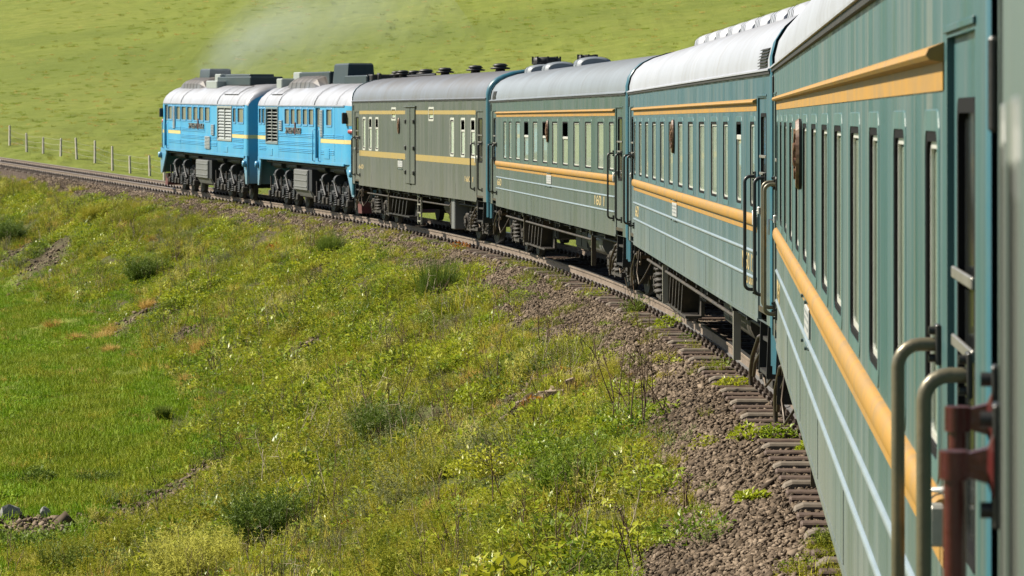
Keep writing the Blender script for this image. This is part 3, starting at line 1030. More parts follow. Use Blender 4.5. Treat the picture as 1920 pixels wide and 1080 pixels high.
    for t in (5.9, L - 6.0):
        m = MB().box(T(t) - .04, T(t) + .04, 1.25, 1.33, .35, 1.0)
        m.bbox(T(t) - .09, T(t) + .09, 1.24, 1.36, .90, 1.02, .01)
        m.build('hanger', MT['pale_metal' if paint == 'paint_b' else 'steel'], root)
    m = MB()
    t = L - 8.9
    for j in range(6):      # slanted cooling fins beside the far bogie
        x = T(t + j * .60)
        m.prism([(x + .42, .36), (x + .52, .34), (x + .10, .90), (x, .92)], 1.0, 1.24)
    m.box(T(t - .1), T(t + 3.7), .96, 1.01, .32, .96)
    m.box(T(t - .1), T(t + 3.7), 1.0, 1.22, .30, .335)
    m.build('cooling_fins', MT['grime' if not baggage else 'grime_dark'], root)
    coach_bogie(root, T(3.3 + .0), 0)
    coach_bogie(root, T(L - 3.3), 1)
    # buffers of the coupling, hoses, uncoupling lever
    for d, xe in ((-1, T(0)), (1, T(L))):
        m = MB().bbox(min(xe - d * .5, xe + d * .42), max(xe - d * .5, xe + d * .42), -.17, .17, .84, 1.16, .03)
        m.bbox(min(xe + d * .20, xe + d * .46), max(xe + d * .20, xe + d * .46), -.25, .2, .82, 1.2, .04)
        m.build('coupler', MT['grime'], root)
        m = MB().tube([(xe, .5, .98), (xe + d * .12, .5, .9), (xe + d * .25, .5, .66), (xe + d * .40, .5, .56), (xe + d * .47, .5, .60)], .026, 7)
        m.tube([(xe, -.5, .98), (xe + d * .12, -.5, .9), (xe + d * .25, -.5, .66), (xe + d * .40, -.5, .56), (xe + d * .47, -.5, .60)], .026, 7)
        m.tube([(xe - d * .2, 1.05, 1.0), (xe - d * .14, 1.12, .72), (xe - d * .02, 1.12, .55), (xe + d * .10, 1.05, .62), (xe + d * .16, .9, .9)], .017, 7)
        m.build('hose', MT['rubber'], root)
        m = MB()
        hx = xe - d * 1.55
        m.tube([(hx, 1.0, .93), (hx, 1.36, .93), (hx + .10, 1.45, .86), (hx + .42, 1.48, .66), (hx + .62, 1.48, .50), (hx + .60, 1.48, .36)], .022, 7)
        m.tube([(hx - .02, 1.40, .80), (hx + .34, 1.46, .60), (hx + .52, 1.46, .46)], .018, 7)
        for k2 in (0,):
            m.tube([(hx + k2 + .13 * math.cos(2 * math.pi * k / 14), 1.38, .84 + .13 * math.sin(2 * math.pi * k / 14)) for k in range(15)], .014, 6)
        m.cyl((hx, 1.24, .86), (hx, 1.44, .86), .06, 10)
        m.tube([(hx - .1, 1.40, .95), (hx - .12, 1.44, .6), (hx - .3, 1.42, .42), (hx - .5, 1.35, .55), (hx - .55, 1.2, .85)], .013, 6)
        m.build('uncoupling_lever', MT['steel'], root)
    if emb: emblem(root, T(emb), 2.74 if not baggage else 2.78)
    if plate: info_plate(root, T(plate), 1.80 if not baggage else 1.75)
    for s_, t, z, w, h in number or ():
        text_part(root, 'number', s_, T(t), z, h, MT['number_yellow'], width=w)
    for v in vents:
        if v[0] == 'low': roof_vent_low(root, T(v[1]), mat=roof)
        elif v[0] == 'mush': mushroom(root, T(v[1]), v[2], 4.08 + dz, v[3] * .8)
        elif v[0] == 'chim': chimney(root, T(v[1]), v[2], 4.07 + dz, v[3], v[4])
        elif v[0] == 'pipe':
            MB().tube([(T(v[1]), .1, 4.13 + dz), (T(v[2]), .1, 4.13 + dz)], .03, 6).build('roof_pipe', MT['black'], root)
        elif v[0] == 'louv':
            for k in range(7):
                zz = 3.43 + k * .03
                i = np.interp(zz, [p[1] for p in ROOF_C], [p[0] for p in ROOF_C])
                MB().prism([(i - .01, zz), (i + .022, zz - .012), (i + .022, zz - .006), (i - .01, zz + .012)], T(v[1]), T(v[2]), 'x').build('louver_slat', MT['grime_dark'], root)
    return root

WB = [(1.95, .52), (3.45, .62), (5.05, .66), (6.60, .86), (8.35, .88), (10.10, .88), (11.85, .88), (13.60, .86), (15.35, .86), (17.08, .86), (18.78, .82), (20.37, .72), (21.82, .5)]
def wset(l, opened={}):
    return [(t, w, opened.get(i, 0.0)) for i, (t, w) in enumerate(l)]
lowv = lambda ts: tuple(('low', t) for t in ts)
# the four coaches and the van, nearest first
own = coach('passenger_coach', 'blurred grey-green coach with dark red grab rails, cut off at right edge', .848 - 23.6 * math.sin(.136), 6.0 - 23.6 * math.cos(.136), -.136, 23.6, -24.5, wset(WB), 'paint_own', 'roof_c', rail_mat='red_rail', fine=False, own=True, bracket=2.94)
def arm_rail(root, X, z0, z1):
    off, r = .066, .0145
    o = MB().cyl((X, YS + off, z0 - .02), (X, YS + off, z1 + .016), r, 14).build('grab_rail', MT['red_rail'], root)
    for z in (z0, z1):
        m = MB()
        secs = []
        for y, w, h in ((YS + .012, .030, .042), (YS + .02, .018, .024), (YS + .045, .013, .017), (YS + off, .019, .018), (YS + off + .018, .012, .017)):
            secs.append([(X - w, y, z - h), (X + w, y, z - h), (X + w, y, z + h), (X - w, y, z + h)])
        m.loft(secs, smooth=False, cap=True, closed=True)
        m.cyl((X, YS + off, z - .02), (X, YS + off, z + .019), r + .006, 14)
        m.build('rail_arm', MT['red_rail'], o)
        m = MB().bbox(X - .03, X + .03, YS + .001, YS + .013, z - .085, z + .085, .003)
        for d in (-.062, .062):
            m.cyl((X, YS + .012, z + d), (X, YS + .03, z + d), .012, 6)
        m.build('mounting_plate', MT['handrail_dark'], o)
for t in (23.6 - .60, 23.6 - 1.32):
    arm_rail(own, t - 11.8, 1.35, 2.49)
cA = coach('passenger_coach', 'teal coach with yellow belts nearest the camera, tall windows seen edge on', .96283, 6.83162, -.057175, 23.602, 0.0, wset(WB, {12: .0}), 'paint_a', 'roof_a', rail_mat='handrail', emb=14.3, plate=12.9, number=[('N 60', 21.3, 1.53, 1.0, .16)], vents=lowv((2, 4.2, 6.4, 8.6, 10.8, 13, 15.2, 17.4, 19.6, 21.6)))
cB = coach('passenger_coach', 'blue-green coach with bright white roof and a row of low roof ventilators', 2.373065, 31.33687, .02167356, 23.6, 24.55, wset(WB, {1: .16}), 'paint_b', 'roof_b', emb=12.95, plate=12.8, number=[('N.60 12', 2.4, 1.55, 1.3, .17), ('0 001', 2.2, 1.38, .7, .09), ('60', 21.2, 1.55, .8, .17)], vents=lowv((1.4, 3.3, 5.2, 7.1, 9.0, 10.9, 12.8, 14.7, 16.6, 18.5)) + (('louv', .5, 1.3), ('pipe', 19.2, 22.0), ('chim', 20.6, .1, .3, .13), ('chim', 21.6, .1, .3, .12)))
WC = [(1.95, .66), (3.40, .86), (5.15, .94), (6.90, .92), (8.65, .92), (10.40, .92), (12.10, .92), (13.93, .9), (15.63, .9), (17.35, .9), (18.97, .62), (20.14, .66)]
cC = coach('passenger_coach', 'grey-green coach with three half-open windows and chimneys on its roof', 1.869218, 55.79182, .1006309, 23.6, 49.1, wset(WC, {4: .33, 6: .33, 8: .33}), 'paint_c', 'roof_c', emb=11.5, plate=11.35, number=[('160 1', 3.55, 1.56, 1.3, .17), ('60', 21.4, 1.56, .9, .15)], vents=lowv((13.0, 18.8, 22.4)) + (('chim', 22.9, .25, .62, .33), ('chim', 20.9, -.45, .42, .34), ('pipe', 18, 23), ('louv', 22.3, 23.1)))
WD = [(1.87, .52), (3.24, .52), (4.77, .52), (17.15, .50), (18.40, .50), (19.62, .50)]
wd = [(t, w, 2.085, 2.975, 'slit') for t, w in WD] + [(7.9, .74, 2.95, 3.245, 'fan'), (14.1, .74, 2.95, 3.245, 'fan')]
cD = coach('baggage_coach', 'drab grey-green baggage van with double doors directly behind the blue locomotives', -.575331, 80.03856, .1894219, 22.046, 73.65, wd, 'paint_d', 'roof_d', ze=3.47, baggage=True, emb=13.1, plate=12.9, number=[('160 1', 2.4, 1.53, 1.1, .13), ('60', 20.2, 1.56, .9, .13)], vents=(('mush', 6.2, 0, 1.0), ('mush', 9.7, 0, 1.0), ('mush', 14.4, 0, 1.0), ('mush', 18.6, .5, .9), ('mush', 19.4, -.3, 1.1), ('mush', 20.3, .4, .9), ('mush', 20.9, -.2, 1.0), ('pipe', 15.4, 21.4)))
def baggage_doors(root, L):
    T = lambda t: t - L / 2
    for k, (a, b) in enumerate(((10.36, 11.06), (11.10, 11.90))):
        o = MB().bbox(T(a), T(b), YS + .003, YS + .035, 1.25, 3.26, .012).build('sliding_door', MT['paint_d'], root)
        m = MB()
        for zz in (1.55, 2.2, 2.9):
            xx = a + .1 if k == 0 else b - .1
            m.bbox(T(xx) - .08, T(xx) + .08, YS + .03, YS + .075, zz - .055, zz + .055, .012)
        m.build('hinge', MT['handrail_dark'], o)
    MB().box(T(11.06), T(11.10), YS + .002, YS + .045, 1.22, 3.30).build('door_bar', MT['handrail_dark'], root)
    MB().bbox(T(10.2), T(12.05), YS + .004, YS + .06, 3.27, 3.31, .01).build('drip_rail', MT['paint_d'], root)
    m = MB()
    for xx in (T(10.4), T(10.9)):
        m.box(xx - .02, xx + .02, 1.3, 1.34, .2, 1.05)
    for zz in (.28, .5, .72, .92):
        m.box(T(10.4), T(10.9), 1.29, 1.35, zz - .015, zz + .015)
    m.build('ladder', MT['pale_metal'], root)
    MB().bbox(T(4.9), T(5.35), 1.0, 1.4, .25, 1.05, .02).build('equipment_box', MT['tank_grey'], root)
baggage_doors(cD, 22.046)

# ------------------------------------------------------------------ the two blue diesel locomotives
ROOF_L = [(1.48, 3.345), (1.45, 3.46), (1.36, 3.62), (1.20, 3.77), (.98, 3.90), (.70, 3.995), (.36, 4.05), (0, 4.07)]
def loco_bogie(root, X):
    m = MB()
    for s in (1, -1):
        m.prism([(-2.7, .62), (-2.6, .84), (2.6, .84), (2.7, .62), (2.45, .55), (1.6, .66), (.5, .66), (-.5, .66), (-1.6, .66), (-2.45, .55)], s * 1.05 - .07, s * 1.05 + .07)
    for xx in (-2.66, -1.0, 1.0, 2.54):
        m.box(xx, xx + .12, -1.05, 1.05, .6, .8)
    fr = m.build('bogie', MT['loco_black'], root, (X, 0, 0))
    wm = shared('wheel525', lambda: wheel_mesh(.50))
    def ab():
        m = MB().bbox(-.18, .18, -.1, .14, -.19, .22, .03)
        m.cyl((0, .14, 0), (0, .2, 0), .14, 12)
        m.bbox(-.5, .5, -.06, .08, -.25, -.18, .01)
        return m.mesh('axle_box', MT['loco_black'])
    abm = shared('loco_axle_box', ab)
    spm = shared('loco_spring', lambda: helix((0, 0, 0), .10, .026, .40, 6).mesh('spring', MT['loco_black']))
    for xx in (-1.85, 0, 1.85):
        for s in (1, -1):
            put('wheel', wm, fr, (xx, s * .80, .5), (0, 0, 0 if s < 0 else math.pi))
            put('axle_box', abm, fr, (xx, s * 1.12, .5), (0, 0, 0 if s > 0 else math.pi))
            for d in (-.38, .38):
                put('spring', spm, fr, (xx + d, s * 1.17, .27))
        MB().cyl((xx, -.8, .5), (xx, .8, .5), .09, 10).build('axle', MT['loco_black'], fr)
    for xx in (-.95, .95):      # one brake cylinder, with its and curved sand pipes
        m = MB().cyl((xx - .14, 1.26, 1.06), (xx + .10, 1.26, 1.06), .16, 14)
        m.tube([(xx + .1, 1.3, 1.04), (xx + .32, 1.34, .98), (xx + .55, 1.34, 1.02), (xx + .78, 1.3, 1.0)], .032, 8)
        m.tube([(xx + .2, 1.25, 1.2), (xx + .22, 1.36, 1.0), (xx - .1, 1.36, .72), (xx - .34, 1.36, .55)], .036, 8)
        m.build('brake_cylinder', MT['loco_black'], fr)
    for xx in (-2.5, -1.2, .6, 1.2, 2.5):
        m = MB().cyl((xx, 1.24, .3), (xx + .08, 1.24, .95), .035, 7)
        m.bbox(xx - .10, xx + .10, 1.14, 1.34, .28, .48, .02)
        m.build('brake_rod', MT['grime'], fr)

def loco(label, px, py, th, L, s0, cab, feats):
    """cab: +1 when the driver's cab is at the far end, -1 when it is at the near end"""
    root = tag(empty('diesel_locomotive'), label, 'locomotive', 'twin diesel locomotives')
    seat_car(root, px, py, th, L, s0)
    T = lambda t: t - L / 2
    RC, RE = 1.05, .32                                  # lengths of the rounded cab nose and of the blunt end
    t0, t1 = (RE, L - RC) if cab > 0 else (RC, L - RE)
    zb, ze = 1.573, 3.345
    wins, grille, louvs, boxes, door = feats['w'], feats['grille'], feats['louv'], feats['boxes'], feats['door']
    holes = [(T(a), T(b), 2.73, 3.235) for a, b in wins] + [(T(grille[0]), T(grille[1]), 2.10, 3.245), (T(door[0]), T(door[1]), 1.70, 3.27)]
    put('side_wall', wall_mesh('side_wall', T(t0), T(t1), zb, ze, YS, holes, .05, MT['loco_blue']), root)
    put('side_wall', wall_mesh('side_wall', T(t0), T(t1), zb, ze, -YS, [], 0, MT['loco_blue'], -1), root)
    # ends: blunt and cab, each a loft from the full section inwards
    for end in (1, -1):
        xe = T(L) if end > 0 else T(0)
        if end == cab:
            st = [(RC, 1, 0, 0), (.8, .99, .02, .0), (.5, .94, .10, .02), (.25, .85, .24, .05), (.08, .75, .40, .10), (0, .66, .52, .15)]
        else:
            st = [(RE, 1, 0, 0), (.14, 1, .06, .0), (.05, .985, .16, .02), (0, .955, .27, .05)]
        low, up = [], []
        for d, w, dr, de in st:
            x = xe - end * d
            low.append([(x, YS * w, zb - .0), (x, YS * w, ze - de * .6), (x, -YS * w, ze - de * .6), (x, -YS * w, zb)])
            up.append([(x, y * w, min(z - dr * (z - ze) / .725 - de * .6, 9)) for y, z in full_profile(ROOF_L)])
        m = MB()
        secs = [[l[0], l[1]] for l in low]
        m.loft(secs, smooth=end == cab, cap=False)
        m.loft([[l[2], l[3]] for l in low], smooth=end == cab, cap=False)
        last = up[-1]
        m.add([low[-1][0]] + last + [low[-1][3]], [tuple(range(len(last) + 2))])
        m.build('end_wall', MT['loco_blue'], root)
        m = MB().loft(up, smooth=True, cap=False)
        m.build('roof_end', MT['roof_loco'], root)
        # stripe wrapped round the end
        m = MB()
        outer = [(x[0][0] + end * .006, x[0][1] + .006) for x in low]
        pts = outer + [(a, -b_) for a, b_ in outer[::-1]]
        m.loft([[(a, b_, 2.19), (a, b_, 2.315)] for a, b_ in pts], smooth=False, cap=False)
        m.build('yellow_band', MT['loco_stripe'], root)
        # skirt and plough below the end
        xs_, xi = xe - end * .02, xe - end * (.62 if end != cab else 1.35)
        m = MB()
        for s in (1, -1):
            a = s * YS * (.97 if end != cab else .93)
            m.prism([(xi, zb + .03), (xe - end * .01, zb + .03), (xe + end * .02, .62), (xe - end * (.22 if end != cab else .3), .62)], a - .03, a + .03)
        m.prism([(xe - end * .08, zb), (xe + end * .01, zb), (xe + end * .04, .64), (xe - end * .06, .64)], -1.38, 1.38)
        m.build('skirt', MT['loco_blue'], root)
        m = MB()
        for s in (1, -1):
            m.lathe([(.0, .16), (.10, .15), (.12, .1), (.12, 0), (.05, -.02)], (xe - end * .16, s * YS * (.97 if end != cab else .93), 1.32), 'y', 12) if s > 0 else None
        m.build('buffer_lamp', MT['loco_blue'], root)
        MB().bbox(min(xe - end * .3, xe + end * .5), max(xe - end * .3, xe + end * .5), -.2, .2, .84, 1.16, .04).build('coupler', MT['grime'], root)
    # middle of the roof, with ridged joints
    m = MB().loft([[(T(t0) + (t1 - t0) * k / 14, y, z) for y, z in full_profile(ROOF_L)] for k in range(15)], smooth=True, cap=False)
    roof = m.build('roof', MT['roof_loco'], root)
    for t in feats['seams']:
        m = MB()
        fp = full_profile([(y + .012, z + .014) for y, z in ROOF_L[:-1]] + [(0, 4.086)])
        m.loft([[(T(t) - .045, y, z) for y, z in fp], [(T(t) + .045, y, z) for y, z in fp]], smooth=False, cap=False)
        m.build('roof_joint', MT['grime_dark'], roof)
    m = MB()
    for t in feats['thin']:
        fp = [(y + .005, z + .006) for y, z in ROOF_L]
        m.loft([[(T(t) - .018, y, z) for y, z in fp], [(T(t) + .018, y, z) for y, z in fp]], smooth=False, cap=False)
    m.build('roof_joint', MT['grime'], roof)
    h0, h1 = feats['hatch']
    hat = [(1.30, 3.70), (1.20, 3.785), (.98, 3.915), (.72, 4.005)]
    m = MB().loft([[(T(t), y, z) for y, z in hat] for t in (h0, h1)], smooth=False, cap=False)
    o = m.build('roof_hatch', MT['roof_loco'], roof)
    m = MB()
    for t in (h0, (h0 + h1) / 2, h1):
        m.loft([[(T(t) - .02, y + .008, z + .01) for y, z in hat], [(T(t) + .02, y + .008, z + .01) for y, z in hat]], smooth=False, cap=False)
    for (y, z) in (hat[0], hat[-1]):
        m.box(T(h0), T(h1), y - .01, y + .02, z, z + .018)
    m.build('hatch_edge', MT['grime_dark'], o)
    MB().box(T(t0), T(t1), YS - .01, YS + .03, ze - .018, ze + .012).build('gutter', MT['roof_loco'], root)
    MB().box(T(t0), T(t1), YS - .02, YS + .022, ze - .042, ze - .020).build('gutter_shade_line', MT['loco_blue_deep'], root)  # deeper blue strip, shadow line under the gutter put in as colour
    MB().box(T(.4), T(L - .4), -1.4, YS - .08, 1.5, 1.56).box(T(.4), T(L - .4), -1.4, -1.3, 1.6, 3.3).build('interior_lining', MT['interior'], root)
    # windows
    for a, b in wins:
        w, h = b - a, .505
        fr = put('window', shared(('lw', round(w, 2)), lambda: ring_mesh('window', w + .1, h + .1, .06, .07, -.006, .018, MT['loco_blue_trim'], .008)), root, (T((a + b) / 2), YS, 2.9825))
        put('pane', shared(('lp', round(w, 2)), lambda: pane_mesh('pane', w, h, -.025, MT['loco_glass'])), fr)
    # radiator grille: frame, slats, mullion
    g0, g1 = T(grille[0]), T(grille[1])
    fr = put('grille', ring_mesh('grille', g1 - g0 + .1, 1.245, .07, .02, -.02, .03, MT['louver_grey'] if feats['slat_open'] < .03 else MT['loco_blue'], .008), root, ((g0 + g1) / 2, YS, 2.6725))
    MB().box(g0, g1, YS - .30, YS - .28, 2.1, 3.25).build('grille_back', MT['black'], fr, (-(g0 + g1) / 2, -YS, -2.6725))
    n = feats['slats']
    so = feats['slat_open']
    for k in range(n):
        zz = 2.13 + 1.08 * k / (n - 1)
        m = MB().prism([(YS - .015, zz), (YS + .01, zz - .008), (YS - .05 - (.02 if so > .03 else 0), zz + (.02 if so > .03 else .085)), (YS - .06, zz + (.012 if so > .03 else .075))], g0, g1, 'x')
        m.build('slat', MT['louver_grey'], fr, (-(g0 + g1) / 2, -YS, -2.6725))
    MB().box((g0 + g1) / 2 - .03, (g0 + g1) / 2 + .03, YS + .0, YS + .025, 2.1, 3.24).build('mullion', MT['louver_grey'], fr, (-(g0 + g1) / 2, -YS, -2.6725))
    # louvre strips and small vents
    for a, b, z0, z1 in louvs + boxes:
        o = MB().bbox(T(a), T(b), YS + .001, YS + .03, z0, z1, .01).build('vent', MT['loco_blue_deep'], root)
        m = MB()
        nn = max(5, int((z1 - z0) / .05))
        for k in range(nn):
            zz = z0 + .03 + (z1 - z0 - .06) * k / (nn - 1)
            m.prism([(YS + .029, zz - .004), (YS + .055, zz - .012), (YS + .055, zz - .004), (YS + .029, zz + .014)], T(a) + .05, T(b) - .05, 'x')
        m.build('vent_slats', MT['louver_grey'], o)
    # door
    a, b = door
    yd = YS - .07
    do = MB().box(T(a) + .01, T(b) - .01, yd - .04, yd, 1.71, 3.26).build('door', MT['loco_blue'], root)
    w = b - a - .28
    put('door_window', ring_mesh('door_window', w + .08, .58, .05, .06, 0, .02, MT['loco_blue'], .006), do, (T((a + b) / 2), yd, 2.97))
    put('pane', pane_mesh('pane', w, .5, .008, MT['loco_glass']), do, (T((a + b) / 2), yd, 2.97))
    for xx in (T(a) - .09, T(b) + .09):
        MB().tube([(xx, YS, 2.6), (xx, YS + .07, 2.58), (xx, YS + .07, 1.62), (xx, YS, 1.6)], .016, 6).build('grab_rail', MT['loco_blue'], root)
    # stamped ribs: three groups of three, broken by door and grille
    segs = feats['ribs']
    for (ra, rb, which) in segs:
        for gi, zc in enumerate((2.385, 2.12, 1.90)):
            if gi not in which: continue
            for dz in (-.052, 0, .052):
                m = MB().loft([[(T(x), YS + .020 * math.sin(math.pi * i / 4), zc + dz - .014 * math.cos(math.pi * i / 4)) for i in range(5)] for x in (ra, rb)], smooth=True, cap=True)
                m.build('rib', MT['loco_blue'], root)
    for a, b in feats['stripe']:
        MB().box(T(a), T(b), YS + .0005, YS + .005, 2.19, 2.315).build('yellow_band', MT['loco_stripe'], root)
    m = MB()
    for t in feats['joints']:
        m.box(T(t) - .012, T(t) + .012, YS + .0005, YS + .004, 1.62, 3.28)
    m.build('sheet_joint', MT['loco_blue_deep'], root)
    MB().box(T(t0), T(t1), YS - .05, YS + .028, zb - .05, zb + .02).build('sole_bar', MT['loco_blue'], root)
    for a, b, z0, z1 in feats['panels']:
        MB().bbox(T(a), T(b), YS + .001, YS + .016, z0, z1, .006).build('access_panel', MT['loco_blue'], root)
    # raised number with the emblem between
    ta, tb = feats['text']
    n1 = text_part(root, 'number', '2M62M', T(ta + (tb - ta) * .72), 2.52, .2, MT['letter'], y=YS + .02, width=(tb - ta) * .53, depth=.018)
    n2 = text_part(root, 'number', '063', T(ta + (tb - ta) * .16), 2.52, .2, MT['letter'], y=YS + .02, width=(tb - ta) * .30, depth=.018)
    MB().bbox(T(ta + (tb - ta) * .38) - .06, T(ta + (tb - ta) * .38) + .06, YS + .001, YS + .04, 2.40, 2.80, .01).build('emblem', MT['dark_red'], root)
    # roof gear
    st = feats['stack']
    m = MB()
    a, b, z1 = st
    m.loft([[(T(a), -.45, 4.0), (T(b), -.45, 4.0), (T(b), .45, 4.0), (T(a), .45, 4.0)], [(T(a + .05), -.40, z1 - .05), (T(b - .05), -.40, z1 - .05), (T(b - .05), .40, z1 - .05), (T(a + .05), .40, z1 - .05)], [(T(a + .12), -.36, z1), (T(b - .12), -.36, z1), (T(b - .12), .36, z1), (T(a + .12), .36, z1)]], smooth=False, cap=True, closed=True)
    m.build('exhaust_housing', MT['roof_box'], roof)
    a, b, z1 = feats['hump']
    n = 10
    hw = .98
    secs = []
    for t, k in ((a, .35), (a + .5, .93), (a + 1.0, 1.0), (b - 1.0, 1.0), (b - .5, .93), (b, .35)):
        secs.append([(T(t), -hw * math.cos(math.pi * i / n), 3.80 + (z1 - 3.80) * k * math.sin(math.pi * i / n) ** .55) for i in range(n + 1)])
    hump = MB().loft(secs, smooth=False, cap=True).build('roof_hood', MT['roof_d'], roof)
    m = MB()
    for t in np.linspace(a + 1.0, b - 1.0, 5):
        secs = [[(T(t) + d, -(hw + .012) * math.cos(math.pi * i / n), 3.80 + (z1 + .012 - 3.80) * math.sin(math.pi * i / n) ** .55) for i in range(n + 1)] for d in (-.03, .03)]
        m.loft(secs, smooth=False, cap=False)
    m.build('hood_band', MT['grime_dark'], hump)
    for a, b, z0, z1, hw, mt, nm in feats['gear']:
        MB().bbox(T(a), T(b), -hw, hw, z0, z1, .03).build(nm, MT[mt], roof)
    m = MB()
    for t in feats['knobs']:
        m.cyl((T(t), .2, 4.0), (T(t), .2, 4.2 + .1), .05, 8)
        m.cyl((T(t) - .15, .2, 4.28), (T(t) + .15, .2, 4.30), .05, 8)
    m.build('horn', MT['black'], roof)
    # fuel tank and boxes
    ft = (6.83, 9.55)
    m = MB().prism([(1.34, 1.30), (1.34, .62), (1.20, .40), (.9, .32), (-.9, .32), (-1.20, .40), (-1.34, .62), (-1.34, 1.30)], T(ft[0]), T(ft[1]), 'x')
    tk = m.build('fuel_tank', MT['loco_black'], root)
    m = MB().bbox(T(ft[0]) + .5, T(ft[1]) + .02, 1.33, 1.40, .62, 1.28, .02)
    m.build('tank_panel', MT['tank_grey'], tk)
    m = MB()
    for zz in (.74, .94, 1.14):
        m.bbox(T(ft[0]) + .55, T(ft[1]) - .06, 1.395, 1.42, zz - .02, zz + .02, .006)
    m.build('panel_rib', MT['tank_grey'], tk)
    m = MB().prism([(1.36, .64), (1.24, .42), (1.0, .35), (.9, .42), (1.1, .6)], T(ft[0]) + .3, T(ft[1]) + .01, 'x')
    m.build('tank_belly', MT['tank_grey'], tk)
    m = MB()
    m.box(T(.5), T(L - .5), -1.1, 1.1, 1.28, 1.52)
    for t, l_ in ((2.2, 1.6), (5.2, 1.2), (9.9, 1.3), (12.6, 1.5)):
        m.cyl((T(t), 1.12, 1.36), (T(t + l_), 1.12, 1.36), .13, 12)
    m.tube([(T(1), 1.3, 1.45), (T(L - 1), 1.3, 1.45)], .04, 6)
    m.build('underframe', MT['loco_black'], root)
    loco_bogie(root, T(3.9)); loco_bogie(root, T(L - 3.9))
    # cab side glass, lamps, mirror
    xe = T(L) if cab > 0 else T(0)
    for s in (1, -1):
        m = MB().lathe([(.0, .10), (.09, .09), (.11, .04), (.11, 0)], (xe - cab * .20, s * 1.30, 2.62), 'y' if s > 0 else 'y', 12)
        m.build('marker_lamp', MT['red_light'], root)
    m = MB().bbox(xe - cab * .80 - .05, xe - cab * .80 + .05, YS - .02, YS + .13, 2.80, 3.14, .02)
    m.build('mirror', MT['black'], root)
    # wrapped cab side window and red lamp band
    tw0, tw1 = .22, .82
    def wy(d):
        return YS * float(np.interp(d, [0, .08, .25, .5, .8, 1.05], [.66, .75, .85, .94, .99, 1.0]))
    ds = np.linspace(tw0, tw1, 7)
    m = MB().loft([[(xe - cab * d, wy(d) + .010, 2.74), (xe - cab * d, wy(d) + .010, 3.20)] for d in ds], smooth=True, cap=False)
    m.build('cab_window', MT['loco_glass'], root)
    ds = np.linspace(.06, .6, 7)
    m = MB().loft([[(xe - cab * d, wy(d) + .02, 2.50), (xe - cab * d, wy(d) + .06, 2.53), (xe - cab * d, wy(d) + .06, 2.60), (xe - cab * d, wy(d) + .02, 2.63)] for d in ds], smooth=True, cap=True)
    m.build('lamp_housing', MT['red_light'], root)
    m = MB().loft([[(xe - cab * d, wy(d) + .012, 1.72), (xe - cab * d, wy(d) + .012, 1.90)] for d in np.linspace(.03, .3, 5)], smooth=True, cap=False)
    m.build('red_panel', MT['red_light'], root)
    MB().prism([(xe + cab * .05, .60), (xe - cab * .5, .60), (xe - cab * .35, .14), (xe + cab * .16, .14)], -1.2, 1.2).build('plough', MT['dark_red'], root)
    return root

MT['roof_box'] = plain('roof_box', (.006, .022, .028), .5, 0, .5, (.03, .03, .03), 3)
f2 = dict(w=[(13.91, 14.69), (12.24, 13.03), (11.07, 11.93), (9.92, 10.81), (8.79, 9.59), (7.68, 8.47), (6.52, 7.37), (1.80, 2.24), (.47, 1.44)], grille=(2.51, 4.98), slats=11, slat_open=.0,
          louv=[(13.20, 13.66, 2.39, 3.25)], boxes=[(5.57, 6.16, 2.23, 2.62), (6.28, 7.32, 1.72, 2.19)], door=(14.83, 15.55), seams=[12.11, 5.12], thin=[14.3, 1.6], hatch=(2.3, 4.7),
          ribs=[(.5, 2.3, (0, 1, 2)), (5.2, 12.0, (1, 2)), (7.4, 12.0, (0,)), (12.2, 14.6, (0, 2))], stripe=[(12.2, 14.75), (.33, 2.42), (15.58, 15.7)], joints=[12.11, 5.12], panels=[(3.2, 3.9, 1.66, 1.86)], text=(7.5, 10.5),
          stack=(11.9, 13.9, 4.66), hump=(10.75, 15.2, 4.36), gear=[(9.54, 10.5, 4.0, 4.45, .5, 'louver_grey', 'roof_box'), (3.6, 9.5, 4.02, 4.34, .6, 'roof_box', 'roof_cooler'), (4.4, 8.8, 4.3, 4.43, .45, 'roof_box', 'roof_cooler'), (7.9, 9.9, 3.9, 4.2, .95, 'louver_grey', 'roof_box')], knobs=[6.4, 15.6])
f1 = dict(w=[(15.01, 15.4), (14.36, 14.78), (9.89, 10.67), (8.92, 9.63), (7.86, 8.61), (6.83, 7.56), (5.83, 6.58), (2.96, 3.76)], grille=(11.91, 14.03), slats=11, slat_open=.05,
          louv=[(4.22, 4.68, 2.37, 3.22)], boxes=[(11.05, 11.64, 2.52, 2.86)], door=(4.81, 5.55), seams=[11.78, 5.71], thin=[14.4, 2.2], hatch=(12.2, 14.0),
          ribs=[(14.1, 15.4, (0, 1, 2)), (5.75, 11.8, (0, 1, 2)), (2.6, 4.7, (0, 2)), (1.2, 2.4, (0,))], stripe=[(1.07, 4.70), (14.08, 15.42)], joints=[11.78, 2.5], panels=[(3.3, 4.1, 1.70, 2.02), (12.9, 13.4, 1.66, 1.9)], text=(7.8, 10.5),
          stack=(5.6, 7.9, 4.68), hump=(8.2, 13.2, 4.36), gear=[(13.3, 14.6, 4.0, 4.46, .45, 'louver_grey', 'roof_box'), (8.2, 13.3, 4.02, 4.44, .5, 'roof_box', 'roof_cooler'), (14.4, 15.3, 3.9, 4.25, .9, 'louver_grey', 'roof_box'), (2.5, 5.8, 4.0, 4.28, .5, 'roof_box', 'roof_cooler'), (2.2, 2.8, 3.95, 4.3, .4, 'black', 'roof_box')], knobs=[9.5, 2.0])
loco('bright blue diesel locomotive at the head of the train', -9.159878, 118.56392, .2822576, 16.756, 116.0, 1, f2)
loco('second bright blue diesel locomotive, coupled to the baggage van, with open black radiator grille', -4.778968, 102.45259, .2524901, 15.768, 98.3, -1, f1)

